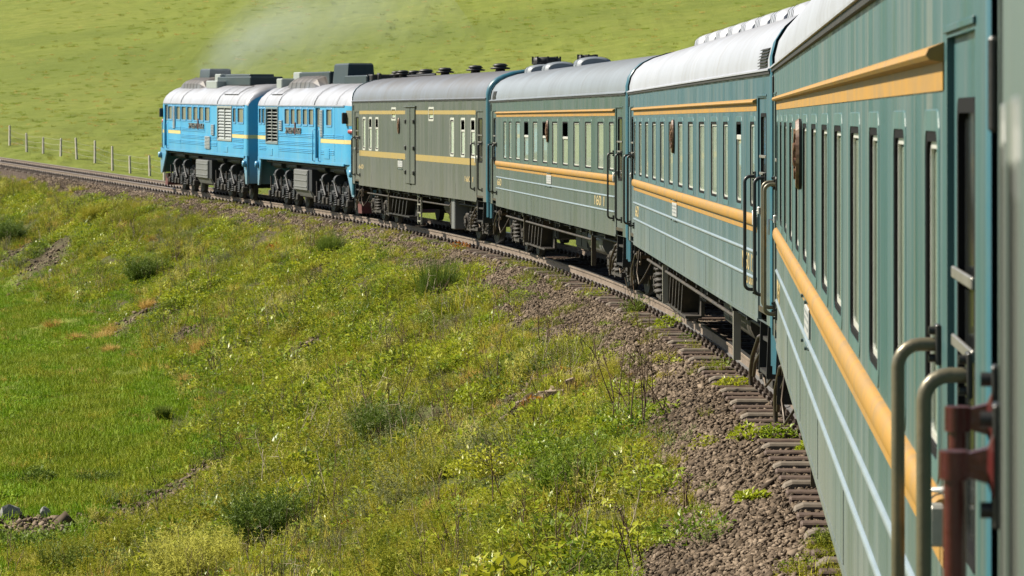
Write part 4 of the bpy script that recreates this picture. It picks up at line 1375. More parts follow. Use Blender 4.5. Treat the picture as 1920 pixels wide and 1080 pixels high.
# ------------------------------------------------------------------ plants: materials and leaf shapes
def foliage(name, cols, trans=.24, rough=.6, spec=.07, lift=.45):
    """leaf paint: one of a few colours per plant, drifting slowly over the slope"""
    m = bpy.data.materials.new(name)
    m.use_nodes = True
    nt = m.node_tree
    b = nt.nodes['Principled BSDF']
    out = nt.nodes['Material Output']
    oi = nt.nodes.new('ShaderNodeObjectInfo')
    geo = nt.nodes.new('ShaderNodeNewGeometry')
    n = nt.nodes.new('ShaderNodeTexNoise')
    n.inputs['Scale'].default_value = .45
    n.inputs['Detail'].default_value = 3
    nt.links.new(geo.outputs['Position'], n.inputs[0])
    f = mathn(nt, 'ADD', mathn(nt, 'MULTIPLY', oi.outputs['Random'], .75), mathn(nt, 'MULTIPLY', mathn(nt, 'SUBTRACT', n.outputs[0], .34), 1.0), True)
    st = [(i / (len(cols) - 1), c) for i, c in enumerate(cols)]
    c = ramp(nt, f, st)
    nt.links.new(c, b.inputs['Base Color'])
    b.inputs['Roughness'].default_value = rough
    b.inputs['Specular IOR Level'].default_value = spec
    if lift > 0:        # shading normals bent upward so the plants come out brighter
        va = nt.nodes.new('ShaderNodeVectorMath'); va.operation = 'ADD'
        nt.links.new(geo.outputs['Normal'], va.inputs[0]); va.inputs[1].default_value = (0, 0, lift)
        vn = nt.nodes.new('ShaderNodeVectorMath'); vn.operation = 'NORMALIZE'
        nt.links.new(va.outputs[0], vn.inputs[0])
        nt.links.new(vn.outputs[0], b.inputs['Normal'])
    tr = nt.nodes.new('ShaderNodeBsdfTranslucent')
    nt.links.new(c, tr.inputs[0])
    mx = nt.nodes.new('ShaderNodeMixShader')
    mx.inputs[0].default_value = trans
    nt.links.new(b.outputs[0], mx.inputs[1])
    nt.links.new(tr.outputs[0], mx.inputs[2])
    nt.links.new(mx.outputs[0], out.inputs[0])
    return m
FG = {}
FG['grass'] = foliage('grass', [(.11, .145, .010), (.24, .27, .014), (.365, .35, .024), (.45, .36, .065)])
FG['lawn'] = foliage('lawn', [(.105, .205, .008), (.155, .255, .010), (.21, .275, .014)])
FG['meadow'] = foliage('meadow', [(.13, .205, .010), (.185, .245, .014), (.24, .265, .02)])
FG['herb'] = foliage('herb', [(.105, .14, .012), (.225, .24, .021), (.35, .315, .036)], .3)
FG['sage'] = foliage('sage', [(.13, .155, .06), (.18, .20, .08), (.22, .22, .09)], .25)
FG['leaf'] = foliage('leaf', [(.07, .14, .010), (.20, .27, .013), (.30, .345, .018), (.345, .355, .022)], .3, .4, .34)
FG['dark_leaf'] = foliage('dark_leaf', [(.065, .11, .018), (.11, .16, .024), (.16, .195, .03)], .2, .5, .1, .2)
FG['bright'] = foliage('bright', [(.42, .42, .07), (.50, .48, .11), (.55, .51, .16)], .35, .6, .07, 1.3)
FG['dry'] = foliage('dry', [(.38, .25, .05), (.46, .31, .08), (.50, .36, .12)], .25)
FG['stalk'] = foliage('stalk', [(.05, .034, .02), (.09, .06, .035), (.15, .10, .06)], .05)
FG['pale_stalk'] = foliage('pale_stalk', [(.32, .27, .17), (.42, .36, .25)], .1)
FG['rust'] = foliage('rust', [(.30, .09, .012), (.36, .14, .015), (.26, .17, .02)], .35, .4, .4)

def arr_mesh(name, V, F3, mat, F4=None):
    """numpy verts, triangles and quads -> mesh"""
    me = bpy.data.meshes.new(name)
    F3 = np.zeros((0, 3), int) if F3 is None else F3
    F4 = np.zeros((0, 4), int) if F4 is None else F4
    me.vertices.add(len(V)); me.vertices.foreach_set('co', np.asarray(V, np.float32).ravel())
    loops = np.concatenate([F4.ravel(), F3.ravel()]).astype(np.int32)
    me.loops.add(len(loops)); me.loops.foreach_set('vertex_index', loops)
    st = np.concatenate([np.arange(len(F4)) * 4, len(F4) * 4 + np.arange(len(F3)) * 3]).astype(np.int32)
    me.polygons.add(len(st)); me.polygons.foreach_set('loop_start', st)
    me.update(calc_edges=True)
    for mt in (mat if isinstance(mat, (list, tuple)) else [mat]): me.materials.append(mt)
    return me

def unit(v):
    return v / (np.linalg.norm(v, axis=1, keepdims=True) + 1e-9)

def blades(base, d, ln, wd, droop, rg):
    """curved grass blades: (verts, quads, tris)"""
    n = len(base)
    side = unit(np.cross(d, rg.normal(size=(n, 3)) + np.array([0, 0, .3])))
    mid = base + d * (ln * .55)[:, None]
    tip = base + d * ln[:, None] + np.stack([d[:, 0] * droop * ln, d[:, 1] * droop * ln, -droop * ln * .6], 1)
    w = (wd / 2)[:, None]
    V = np.stack([base - side * w, base + side * w, mid + side * w * .8, mid - side * w * .8, tip], 1).reshape(-1, 3)
    k = np.arange(n)[:, None] * 5
    return V, k + np.array([[0, 1, 2, 3]]), k + np.array([[3, 2, 4]])

def leaves(base, d, up, ln, wd):
    """pointed oval leaves folded along the midrib"""
    n = len(base)
    side = unit(np.cross(d, up))
    nrm = np.cross(side, d)
    m1 = base + d * (ln * .4)[:, None] + nrm * (ln * .05)[:, None]
    tip = base + d * ln[:, None] - nrm * (ln * .10)[:, None]
    w = (wd / 2)[:, None]
    V = np.stack([base, m1 + side * w + nrm * w * .35, m1, m1 - side * w + nrm * w * .35, tip], 1).reshape(-1, 3)
    k = np.arange(n)[:, None] * 5
    F = np.concatenate([k + np.array([[0, 1, 2]]), k + np.array([[0, 2, 3]]), k + np.array([[1, 4, 2]]), k + np.array([[2, 4, 3]])])
    return V, F

def rdir(rg, n, lean):
    a = rg.uniform(0, 2 * math.pi, n)
    t = np.abs(rg.normal(0, lean, n))
    return np.stack([np.cos(a) * np.sin(t), np.sin(a) * np.sin(t), np.cos(t)], 1)

def m_blades(name, mat, n, rad, h0, h1, w, lean, droop, seed):
    rg = np.random.default_rng(seed)
    a, r = rg.uniform(0, 2 * math.pi, n), rad * np.sqrt(rg.uniform(0, 1, n))
    base = np.stack([r * np.cos(a), r * np.sin(a), np.full(n, -.02)], 1)
    d = unit(rdir(rg, n, lean) + base * np.array([.8, .8, 0]) * (.5 / max(rad, .05)) * lean)
    V, Q, T = blades(base, d, rg.uniform(h0, h1, n), rg.uniform(.6, 1.3, n) * w, rg.uniform(.0, droop, n), rg)
    return arr_mesh(name, V, T, mat, Q)

def m_feather(name, mat, stems, rad, h0, h1, lean, per, l, w, seed, droop=.2):
    """upright herb: each stem carries many narrow leaflets"""
    rg = np.random.default_rng(seed)
    a, r = rg.uniform(0, 2 * math.pi, stems), rad * np.sqrt(rg.uniform(0, 1, stems))
    b0 = np.stack([r * np.cos(a), r * np.sin(a), np.zeros(stems)], 1)
    d0 = unit(rdir(rg, stems, lean) + b0 * (.6 / max(rad, .05)) * lean)
    H = rg.uniform(h0, h1, stems)
    t = rg.uniform(.12, 1, (stems, per))
    P = b0[:, None] + d0[:, None] * (H[:, None] * t)[..., None]
    P[..., :2] += d0[:, None, :2] * (H[:, None] * t * t * droop)[..., None]
    P = P.reshape(-1, 3)
    n = len(P)
    dd = unit(np.repeat(d0, per, 0) * .6 + rg.normal(size=(n, 3)) * .75)
    sc = (1.15 - .6 * t.ravel())
    V, Q, T = blades(P, dd, rg.uniform(.6, 1.2, n) * l * sc, np.full(n, w) * sc, np.full(n, .25), rg)
    Vs, Qs, Ts = blades(b0, d0, H, np.full(stems, w * .8), np.full(stems, droop), rg)
    k = len(V)
    return arr_mesh(name, np.concatenate([V, Vs]), np.concatenate([T, Ts + k]), mat, np.concatenate([Q, Qs + k]))

def m_leafy(name, mat, n, rad, h, l0, l1, seed, flat=.5, asp=.55):
    """low broad-leaved plant"""
    rg = np.random.default_rng(seed)
    a, r = rg.uniform(0, 2 * math.pi, n), rad * np.sqrt(rg.uniform(0, 1, n))
    z = h * (1 - (r / rad) ** 2 * .7) * rg.uniform(.25, 1, n)
    base = np.stack([r * np.cos(a), r * np.sin(a), z], 1)
    out = np.stack([np.cos(a), np.sin(a), np.zeros(n)], 1)
    d = unit(out * flat + rg.normal(size=(n, 3)) * .45 + np.array([0, 0, .35]))
    up = unit(rg.normal(size=(n, 3)) * .35 + np.array([0, 0, 1.0]))
    ln = rg.uniform(l0, l1, n)
    V, F = leaves(base, d, up, ln, ln * asp * rg.uniform(.7, 1.2, n))
    return arr_mesh(name, V, F, mat)

def m_stalks(name, mats, n, rad, h0, h1, w, seed, twigs=4, lean=.22):
    """dead upright stalks with short twigs"""
    rg = np.random.default_rng(seed)
    m = MB()
    for k in range(n):
        a, r = rg.uniform(0, 6.28), rad * rg.uniform(0, 1)
        p = np.array([r * math.cos(a), r * math.sin(a), -.03])
        d = rdir(rg, 1, lean)[0]
        H = rg.uniform(h0, h1)
        pts, cur = [p], p
        for j in range(5):
            d = unit((d + rg.normal(0, .09, 3))[None])[0]
            cur = cur + d * H / 5
            pts.append(cur)
        m.tube([tuple(q) for q in pts], [w * (1 - .15 * j) for j in range(6)], 4)
        for j in range(twigs):
            i = rg.integers(2, 6)
            q = pts[i]
            dd = unit((d * .8 + rg.normal(0, .55, 3))[None])[0]
            e = q + dd * H * rg.uniform(.12, .3)
            m.tube([tuple(q), tuple((q + e) / 2 + rg.normal(0, .01, 3)), tuple(e)], [w * .55, w * .45, w * .25], 3)
    return m.mesh(name, mats[0])

# ------------------------------------------------------------------ scattered ground cover
def source(name, meshes):
    """a set of plants to be scattered; kept out of the scene itself"""
    c = bpy.data.collections.new(name)
    for i, me_ in enumerate(meshes):
        c.objects.link(bpy.data.objects.new('%s_%02d' % (name, i), me_))
    return c

def scatter(name, P, rot, scl, idx, coll, label, cat):
    me = bpy.data.meshes.new(name)
    n = len(P)
    me.vertices.add(n)
    me.vertices.foreach_set('co', P.astype(np.float32).ravel())
    a = me.attributes.new('rot', 'FLOAT_VECTOR', 'POINT'); a.data.foreach_set('vector', rot.astype(np.float32).ravel())
    a = me.attributes.new('scl', 'FLOAT', 'POINT'); a.data.foreach_set('value', scl.astype(np.float32))
    a = me.attributes.new('pick', 'INT', 'POINT'); a.data.foreach_set('value', idx.astype(np.int32))
    me.update()
    o = tag(put(name, me), label, cat, kind='stuff')
    ng = bpy.data.node_groups.new(name, 'GeometryNodeTree')
    ng.interface.new_socket('Geometry', in_out='INPUT', socket_type='NodeSocketGeometry')
    ng.interface.new_socket('Geometry', in_out='OUTPUT', socket_type='NodeSocketGeometry')
    N, Lk = ng.nodes, ng.links
    gi, go = N.new('NodeGroupInput'), N.new('NodeGroupOutput')
    ip = N.new('GeometryNodeInstanceOnPoints')
    ci = N.new('GeometryNodeCollectionInfo')
    ci.inputs['Collection'].default_value = coll
    ci.inputs['Separate Children'].default_value = True
    ci.inputs['Reset Children'].default_value = True
    def na(nm, ty):
        x = N.new('GeometryNodeInputNamedAttribute'); x.data_type = ty; x.inputs[0].default_value = nm
        return [s for s in x.outputs if s.enabled and s.name == 'Attribute'][0]
    Lk.new(gi.outputs[0], ip.inputs['Points'])
    Lk.new(ci.outputs[0], ip.inputs['Instance'])
    ip.inputs['Pick Instance'].default_value = True
    Lk.new(na('pick', 'INT'), ip.inputs['Instance Index'])
    e2r = N.new('FunctionNodeEulerToRotation')
    Lk.new(na('rot', 'FLOAT_VECTOR'), e2r.inputs[0])
    Lk.new(e2r.outputs[0], ip.inputs['Rotation'])
    Lk.new(na('scl', 'FLOAT'), ip.inputs['Scale'])
    Lk.new(ip.outputs[0], go.inputs[0])
    md = o.modifiers.new('scatter', 'NODES')
    md.node_group = ng
    return o

def sp_to_xy(s, p):
    x, y, z, th = track_at(s)
    return x - np.cos(th) * p, y - np.sin(th) * p
def lay(x, y, rg, tilt=.25, dz=0.0):
    z = ground_z(x, y) + dz
    n = len(x)
    return np.stack([x, y, z], 1), np.stack([rg.normal(0, tilt, n), rg.normal(0, tilt, n), rg.uniform(0, 6.28, n)], 1)

SHRUBS = [  # foot of the plant (pixel), width and height in pixels, leaf paint, leaf style, label
    (275, 530, 70, 50, 'herb_green', 'feather', 'dark green bushy shrub standing alone high on the bank below the lead locomotive'),
    (822, 565, 92, 78, 'herb_green', 'grass', 'tall dark green tussock shrub on the bank below the baggage van'),
    (725, 838, 112, 76, 'herb_green', 'feather', 'olive round bush with dark underside halfway down the bank'),
    (515, 1012, 160, 92, 'dark_leaf', 'feather', 'wide dark green bush low on the bank beside the pale yellow one'),
    (388, 1088, 215, 92, 'bright', 'feather', 'pale yellow-green feathery bush at the bottom of the bank'),
    (1085, 932, 150, 100, 'herb_fresh', 'feather', 'fresh green feathery bush beside the ballast below the dead stalks'),
    (775, 1088, 150, 62, 'herb', 'feather', 'olive bush at the bottom edge midway between pale bush and ballast'),
    (880, 772, 66, 40, 'leaf', 'leafy', 'small bright green leafy bush uphill of the olive round bush'),
    (305, 785, 34, 24, 'dark_leaf', 'grass', 'small dark tuft standing alone in the smooth meadow'),
    (14, 456, 60, 42, 'dark_leaf', 'feather', 'dark shrub at the left edge just below the track'),
    (70, 905, 60, 26, 'dark_leaf', 'leafy', 'low dark green plant in the meadow behind the two grey rocks'),
    (175, 418, 44, 34, 'herb', 'feather', 'olive shrub on the bank top where the track leaves the frame'),
 (45, 1030, 120, 34, 'dark_leaf', 'leafy', 'dark low leafy patch in front of the boulder at the left edge'),
    (130, 1060, 130, 40, 'dark_leaf', 'feather', 'dark green low bush in the bottom left part below the tan slab'),
    (185, 905, 90, 26, 'dark_leaf', 'feather', 'flat dark green patch of herb above the tan slab in the meadow'),
    (620, 480, 60, 40, 'herb_green', 'grass', 'green tussock on the upper bank under the coupling of locomotive and van'),
    (640, 905, 90, 46, 'dark_leaf', 'leafy', 'dark leafy clump between the wide dark bush and the olive bush'),
    (1010, 870, 90, 60, 'leaf', 'leafy', 'bright leafy clump left of the fresh green feathery bush'),
    (900, 900, 110, 50, 'leaf', 'leafy', 'glossy leafy clump around the single dead stem'),
]
# open, stony spots on the bank: seen pixel, radius in metres along and across
BARE = [(at(u, v), r) for u, v, r in ((340, 925, 1.3), (400, 890, 1.0), (275, 965, 1.1), (200, 1015, .7), (90, 490, 2.2), (40, 470, 1.6), (270, 585, 1.6), (330, 640, 1.2), (575, 650, .8), (500, 1000, .0), (30, 985, .9), (90, 985, .8), (950, 770, .8), (1010, 755, .6))]
def bare_mask(x, y):
    k = np.zeros(len(x))
    for c, r in BARE:
        if r <= 0: continue
        k = np.maximum(k, 1 - np.hypot((x - c.x) / r, (y - c.y) / (r * 3.0)))
    return k

_SP = [(at(q[0], q[1]), q[2]) for q in SHRUBS] + [(at(u, v), w * 1.2) for u, v, w in ((100, 615, 26), (143, 639, 24), (192, 639, 30), (212, 626, 28), (209, 660, 22), (280, 578, 28), (432, 600, 24), (386, 665, 46), (357, 722, 34), (256, 672, 22), (462, 626, 22), (428, 765, 36), (340, 528, 22))]
def shrub_mask(x, y):
    k = np.zeros(len(x), bool)
    for c, w in _SP:
        k |= np.hypot(x - c.x, (y - c.y) * .6) < w * c.y / FPX * .24
    return k
# ballast stones
def stone_mesh(name, mat, seed):
    """angular shard: a box with pushed corners and one broken-off edge"""
    rg = np.random.default_rng(seed)
    V = np.array([(x, y, z) for x in (-1, 1) for y in (-1, 1) for z in (-1, 1)], float)
    V = V * rg.uniform(.45, 1.15, (8, 3)) * np.array([1.0, .72, .5]) + rg.normal(0, .12, (8, 3))
    F = np.array([(0, 1, 3, 2), (4, 6, 7, 5), (0, 4, 5, 1), (2, 3, 7, 6), (0, 2, 6, 4), (1, 5, 7, 3)])
    T = np.concatenate([F[:, [0, 1, 2]], F[:, [0, 2, 3]]])
    return arr_mesh(name, V * .5, T, mat)
STONE = foliage('ballast_stone', [(.027, .019, .012), (.074, .053, .034), (.128, .094, .064), (.22, .17, .122)], 0.0, .85, .2, 0)
rg = np.random.default_rng(21)
stones = source('stones', [stone_mesh('stone', STONE, 100 + i) for i in range(14)])
n = 290000
s = 8 + 150 * rg.uniform(0, 1, n) ** 1.9
p = rg.uniform(-1.6, 3.1, n)
x, y = sp_to_xy(s, p)
keep = (p < 2.35 + (fbm(x * .5, y * .35, 11) - .5) * 1.6 + rg.normal(0, .22, n)) & ~((np.abs(p) < 1.40) & (rg.uniform(0, 1, n) < .45)) & (np.abs(np.abs(p) - .796) > .1)
x, y, s, p = x[keep], y[keep], s[keep], p[keep]
P, rot = lay(x, y, rg, 1.0, .012)
rot[:, :2] = rg.uniform(-.7, .7, (len(x), 2))
sc_ = rg.lognormal(-3.3, .36, len(x)) * np.interp(s, [8, 60, 150], [1.0, 1.2, 1.6])
xs, ys = [], []
for c, r in BARE:
    if r <= 0: continue
    k = int(260 * r)
    xs.append(c.x + rg.normal(0, r * .38, k)); ys.append(c.y + rg.normal(0, r * 1.1, k))
xs, ys = np.concatenate(xs), np.concatenate(ys)
P2, rot2 = lay(xs, ys, rg, .6, .01)
P, rot = np.concatenate([P, P2]), np.concatenate([rot, rot2])
sc_ = np.concatenate([sc_, rg.lognormal(-2.7, .45, len(xs))])
scatter('ballast', P, rot, sc_, rg.integers(0, 14, len(P)), stones, 'brown crushed stone ballast beside the sleepers', 'ballast')

# weeds on the bank
veg = source('bank_plants', [
    m_blades('tuft', FG['grass'], 60, .20, .10, .28, .010, .55, .5, 1),           # 0-2 grass
    m_blades('tuft', FG['grass'], 70, .26, .08, .22, .010, .7, .5, 2),
    m_blades('tuft', FG['grass'], 40, .13, .20, .42, .009, .32, .35, 3),
    m_feather('herb', FG['herb'], 20, .16, .18, .40, .45, 13, .060, .011, 4),     # 3-5 feathery herbs
    m_feather('herb', FG['herb'], 24, .22, .12, .30, .6, 12, .055, .011, 5),
    m_feather('herb', FG['sage'], 18, .18, .16, .36, .5, 12, .055, .011, 6),
    m_leafy('leafy', FG['leaf'], 80, .26, .26, .05, .105, 7),                     # 6-8 broad leaves
    m_leafy('leafy', FG['leaf'], 120, .30, .20, .03, .065, 8),
    m_leafy('leafy', FG['dark_leaf'], 100, .26, .28, .035, .075, 9),
    m_blades('dry', FG['dry'], 50, .14, .12, .36, .008, .5, .4, 10),              # 9 dry grass
    m_stalks('stalks', [FG['stalk']], 4, .16, .35, .75, .006, 11),                # 10-11 stalks
    m_stalks('stalks', [FG['pale_stalk']], 3, .14, .25, .55, .006, 12),
    m_leafy('leafy', FG['rust'], 14, .14, .16, .05, .10, 13),                     # 12 rusty leaves
    m_feather('herb', FG['bright'], 14, .15, .2, .38, .4, 10, .07, .012, 14),     # 13 yellow-green herb
])
rg = np.random.default_rng(31)
n = 56000
s = 7 + 185 * rg.uniform(0, 1, n) ** 1.35
p = 1.9 + rg.uniform(0, 1, n) * 9.2
x, y = sp_to_xy(s, p)
plim = np.interp(s, [30, 45, 58, 75, 120], [12, 11, 8.5, 7.9, 7.7]) + (fbm(x * .3, y * .12, 29) - .5) * 3.0
e = 2.35 + (fbm(x * .5, y * .35, 11) - .5) * 1.9
pk = rg.uniform(0, 1, n)
keep = (p < plim + rg.normal(0, .35, n)) & (p > e + rg.normal(0, .25, n)) & (bare_mask(x, y) < .35 + rg.uniform(-.1, .3, n)) & ~shrub_mask(x, y) & (pk > np.clip((fbm(x * 1.1, y * .45, 15) - .55) * 6, 0, .92))
x, y, s, p = x[keep], y[keep], s[keep], p[keep]
n = len(x)
a1, a2, a3 = fbm(x * .55, y * .22, 16), fbm(x * .7, y * .28, 17), fbm(x * .4, y * .16, 18)
pr = np.zeros((n, 14))
pr[:, 0:3] = .16
pr[:, 3:5] = (.10 + .9 * np.clip((a1 - .48) * 6, 0, 1))[:, None]
pr[:, 5] = .03 + .6 * np.clip((a2 - .58) * 6, 0, 1)
pr[:, 6:8] = (.09 + 1.5 * np.clip((a3 - .50) * 6, 0, 1) * np.clip((9 - p) / 4, .15, 1))[:, None]
pr[:, 8] = .08 + .6 * np.clip((a3 - .56) * 6, 0, 1)
pr[:, 9] = .04 + .25 * np.clip((.44 - a2) * 6, 0, 1)
pr[:, 10] = .06; pr[:, 11] = .05; pr[:, 12] = .022
pr[:, 13] = .06
cum = np.cumsum(pr / pr.sum(1, keepdims=True), 1)
pick = (rg.uniform(0, 1, n)[:, None] > cum).sum(1)
P, rot = lay(x, y, rg, .14)
scl = rg.uniform(.65, 1.35, n) * np.interp(p, [2.2, 3.5, 8, 10], [.75, 1.1, 1.1, .75]) * np.interp(fbm(x * .8, y * .4, 19), [.3, .7], [.6, 1.25])
scatter('weeds', P, rot, scl, np.clip(pick, 0, 13), veg, 'dense wild weeds and grasses covering the sloping bank', 'weeds')

# weeds rooted in the ballast and along the rail
rg = np.random.default_rng(41)
n = 3000
s = 8 + 120 * rg.uniform(0, 1, n) ** 1.4
p = rg.uniform(1.0, 2.6, n)
x, y = sp_to_xy(s, p)
k = fbm(s * .33, p * .9, 22)
strip = np.clip(1 - np.abs(s - 52) / 14, 0, 1) * (p < 2.0)
keep = rg.uniform(0, 1, n) < np.clip((k - .60) * 4, 0, .6) + strip * .42 * (fbm(s * .4, p, 24) > .46) + np.clip((s - 70) / 40, 0, .35) * (p > 1.2)
x, y = x[keep], y[keep]
P, rot = lay(x, y, rg, .12)
scatter('ballast_weeds', P, rot, rg.uniform(.35, .8, len(x)), rg.choice([0, 1, 3, 3, 4, 4, 6, 7, 7], len(x)), veg, 'small green weeds sprouting between sleepers and ballast', 'weeds')

# the smooth meadow below, and beyond the line
lawn = source('meadow_plants', [
    m_blades('lawn', FG['lawn'], 130, .48, .04, .11, .012, .55, .4, 61),
    m_blades('lawn', FG['lawn'], 130, .48, .05, .15, .012, .5, .4, 62),
    m_blades('lawn', FG['meadow'], 110, .42, .06, .16, .011, .55, .4, 63),
    m_leafy('leafy', FG['lawn'], 90, .42, .06, .03, .06, 64),
    m_blades('dry', FG['dry'], 60, .22, .08, .2, .009, .6, .4, 65),
    m_feather('herb', FG['herb'], 18, .2, .12, .25, .5, 9, .055, .012, 66)])
rg = np.random.default_rng(51)
n = 60000
d = 30 + 165 * rg.uniform(0, 1, n) ** 1.15
x = -.165 * d - 4 + rg.uniform(0, 1, n) * (.20 * d + 6)
_s, p, _z = track_sp(x, d)
keep = (p > np.interp(_s, [30, 45, 58, 75, 120], [10.5, 9.5, 7.4, 7.0, 6.8]) + rg.normal(0, .6, n)) & (p < 60) & (bare_mask(x, d) < .45)
x, d, p = x[keep], d[keep], p[keep]
n = len(x)
d2 = 150 + 480 * rg.uniform(0, 1, 7000) ** 1.2
x2 = -.165 * d2 - 3 + rg.uniform(0, 1, 7000) * .26 * d2
_s, p2, _z = track_sp(x2, d2)
k2 = (p2 < -2.6) & (fbm(x2 * .08, d2 * .02, 33) + rg.uniform(-.25, .25, len(d2)) > .5)
x, d = np.concatenate([x, x2[k2]]), np.concatenate([d, d2[k2]])
P, rot = lay(x, d, rg, .1)
f = fbm(x * .35, d * .15, 27)
pick = np.where(f > .60, 2, np.where(f < .40, 3, rg.integers(0, 2, len(x))))
pick = np.where(d > 148, rg.choice([2, 2, 5, 4], len(x)), pick)
r_ = rg.uniform(0, 1, len(x))
pick = np.where(r_ < .02, 4, np.where(r_ < .06, 5, pick))
scl = rg.uniform(.7, 1.35, len(x)) * np.where(d > 148, np.interp(d, [150, 500], [.8, 1.4]), 1.0)
scatter('meadow_grass', P, rot, scl, pick, lawn, 'short bright green meadow grass below and beyond the track', 'grass')

# ------------------------------------------------------------------ single plants, rocks and scraps
def stand(name, me, u, v, label, cat, group=None, rz=None, dz=0.0, scale=None):
    P = at(u, v)
    o = put(name, me, None, (P.x, P.y, P.z + dz), (0, 0, random.uniform(0, 6.28) if rz is None else rz), scale)
    return tag(o, label, cat, group)

FG['herb_fresh'] = foliage('herb_fresh', [(.13, .20, .018), (.18, .25, .024), (.23, .27, .03)], .3, .5, .1, .6)
FG['herb_green'] = foliage('herb_green', [(.07, .115, .014), (.11, .16, .02), (.16, .195, .028)], .25, .5, .1, .25)
for i, (u, v, w, h, mt, st, lb) in enumerate(SHRUBS):
    P = at(u, v)
    W, H = 1.2 * w * P.y / FPX, 1.3 * h * P.y / FPX
    if st == 'feather':
        me = m_feather('shrub', FG[mt], int(np.clip(170 * W * H / .6, 90, 420)), W * .36, H * .45, H * 1.0, .42, 20, max(.05, H * .14), .015, 200 + i)
    elif st == 'grass':
        me = m_blades('shrub', FG[mt], 900, W * .30, H * .5, H * 1.1, .010, .28, .35, 200 + i)
    else:
        me = m_leafy('shrub', FG[mt], 700, W * .5, H * 1.0, .035, .08, 200 + i)
    stand('shrub', me, u, v, lb, 'shrub')

LEAFY = [
    (1310, 1020, 200, 70, 'broad-leaved weed spreading flat across the ballast at the bottom of the picture'),
    (1222, 930, 120, 70, 'broad-leaved weed at the ballast edge right of the fresh green bush'),
    (1185, 805, 150, 70, 'leafy weed clump at the foot of the tall dead stalks'),
    (1405, 826, 80, 34, 'low green weed between sleeper ends, left one of a neighbouring pair'),
    (1462, 826, 70, 38, 'low green weed against the rail, right one of a neighbouring pair'),
    (1375, 728, 70, 26, 'small green weed on the sleepers below the second coach'),
    (1520, 850, 50, 34, 'small weed tucked under the edge of the nearest coach'),
    (1255, 618, 60, 34, 'green weed by the rail below the slanted cooling fins'),
    (1190, 588, 60, 40, 'feathery weed by the rail at the joint of second and third coach'),
    (1545, 1030, 60, 50, 'bushy weed at the sleeper ends in the bottom right corner'),
    (1410, 940, 60, 24, 'tiny leafy weed alone on the ballast beside the sleepers'),
]
for i, (u, v, w, h, lb) in enumerate(LEAFY):
    P = at(u, v)
    W, H = w * P.y / FPX, h * P.y / FPX
    if 'feathery' in lb or 'bushy' in lb:
        me = m_feather('weed', FG['herb_green'], 45, W * .3, H * .5, H, .4, 14, H * .2, .012, 300 + i)
    else:
        me = m_leafy('weed', FG['leaf'], int(120 + W * 260), W * .52, H * .9, .03, .075, 300 + i)
    stand('leafy_weed', me, u, v, lb, 'weed')

STALKS = [
    (1175, 800, 250, 9, 'stalk', 'tall thicket of dead brown stalks leaning left at the ballast edge'),
    (1205, 800, 170, 5, 'stalk', 'dead brown stalks with bare twigs beside the leafy weed clump'),
    (950, 955, 130, 2, 'stalk', 'single dark dead stem standing upright in the green bank'),
    (440, 893, 92, 8, 'stalk', 'bunch of reddish dry stems at the head of the stony patch'),
    (478, 862, 66, 5, 'stalk', 'thin dry stems just uphill of the reddish bunch'),
    (1286, 958, 70, 3, 'stalk', 'short dead stub sticking out of the ballast'),
    (1195, 1075, 150, 5, 'stalk', 'dead stalks along the ballast edge in the bottom part'),
    (950, 600, 90, 5, 'stalk', 'dry stalks uphill of the tussock shrub near the third coach'),
    (1030, 640, 100, 5, 'stalk', 'dry stalks at the ballast edge below the third coach'),
    (700, 660, 90, 3, 'pale_stalk', 'pale bleached stalks in the middle of the upper bank'),
    (1065, 1060, 90, 4, 'stalk', 'dark dry stalks below the fresh green feathery bush'),
    (590, 560, 70, 4, 'stalk', 'dry stalks on the upper bank below the second locomotive'),
]
for i, (u, v, h, k, mt, lb) in enumerate(STALKS):
    P = at(u, v)
    H = h * P.y / FPX
    stand('dead_stalks', m_stalks('dead_stalks', [FG[mt]], k, .10 + .05 * k, H * .6, H * 1.05, .010, 400 + i, 5, .30), u, v, lb, 'dead plant')

TUFTS = [(100, 615, 26, 'leftmost small tan dome of dry grass above the meadow'), (143, 639, 24, 'tan dry grass dome left of a close row of tan domes'),
    (192, 639, 30, 'flat tan grass dome in the middle of the close row'), (212, 626, 28, 'tan grass dome uppermost in the close row above the meadow'),
    (209, 660, 22, 'tan grass dome just below the close row of domes'), (280, 578, 28, 'tan dry grass dome beside the small stony break in the bank'),
    (432, 600, 24, 'lone tan grass dome high on the bank below the lead locomotive'), (386, 665, 46, 'widest tan patch of dry grass at the foot of the bank'),
    (357, 722, 34, 'tan grass dome bordering the meadow below the widest tan patch'), (256, 672, 22, 'tiny tan grass tuft in the meadow right of the close row'),
    (462, 626, 22, 'small tan grass dome uphill of the widest tan patch'), (428, 765, 36, 'lowest pale tan grass dome beside the meadow'),
    (340, 528, 22, 'small tan grass dome right of the dark shrub high on the bank')]
for i, (u, v, w, lb) in enumerate(TUFTS):
    P = at(u, v)
    W = 1.6 * w * P.y / FPX
    me = m_blades('dry_tuft', FG['dry'], 420, W * .32, W * .34, W * .66, .011, .75, .4, 500 + i)
    stand('dry_grass_tuft', me, u, v, lb, 'grass tuft', 'tan grass domes along the meadow edge')

for i, (u, v, lb) in enumerate(((720, 942, 'bright red flower head low on the bank above the bottom edge'), (1005, 775, 'orange-red leafy plant beside the broken boards'), (515, 470, 'rusty orange leafy plant on the upper bank below the second locomotive'), (860, 470, 'reddish leafy plant by the ballast edge below the baggage van'))):
    P = at(u, v)
    me = m_leafy('red_plant', FG['rust'] if i else plain('red_petal', (.55, .035, .02), .5), 26 if i == 0 else 60, .12 if i == 0 else .26, .18, .05, .10, 520 + i)
    stand('red_plant', me, u, v, lb, 'plant', dz=.12 if i == 0 else .05)

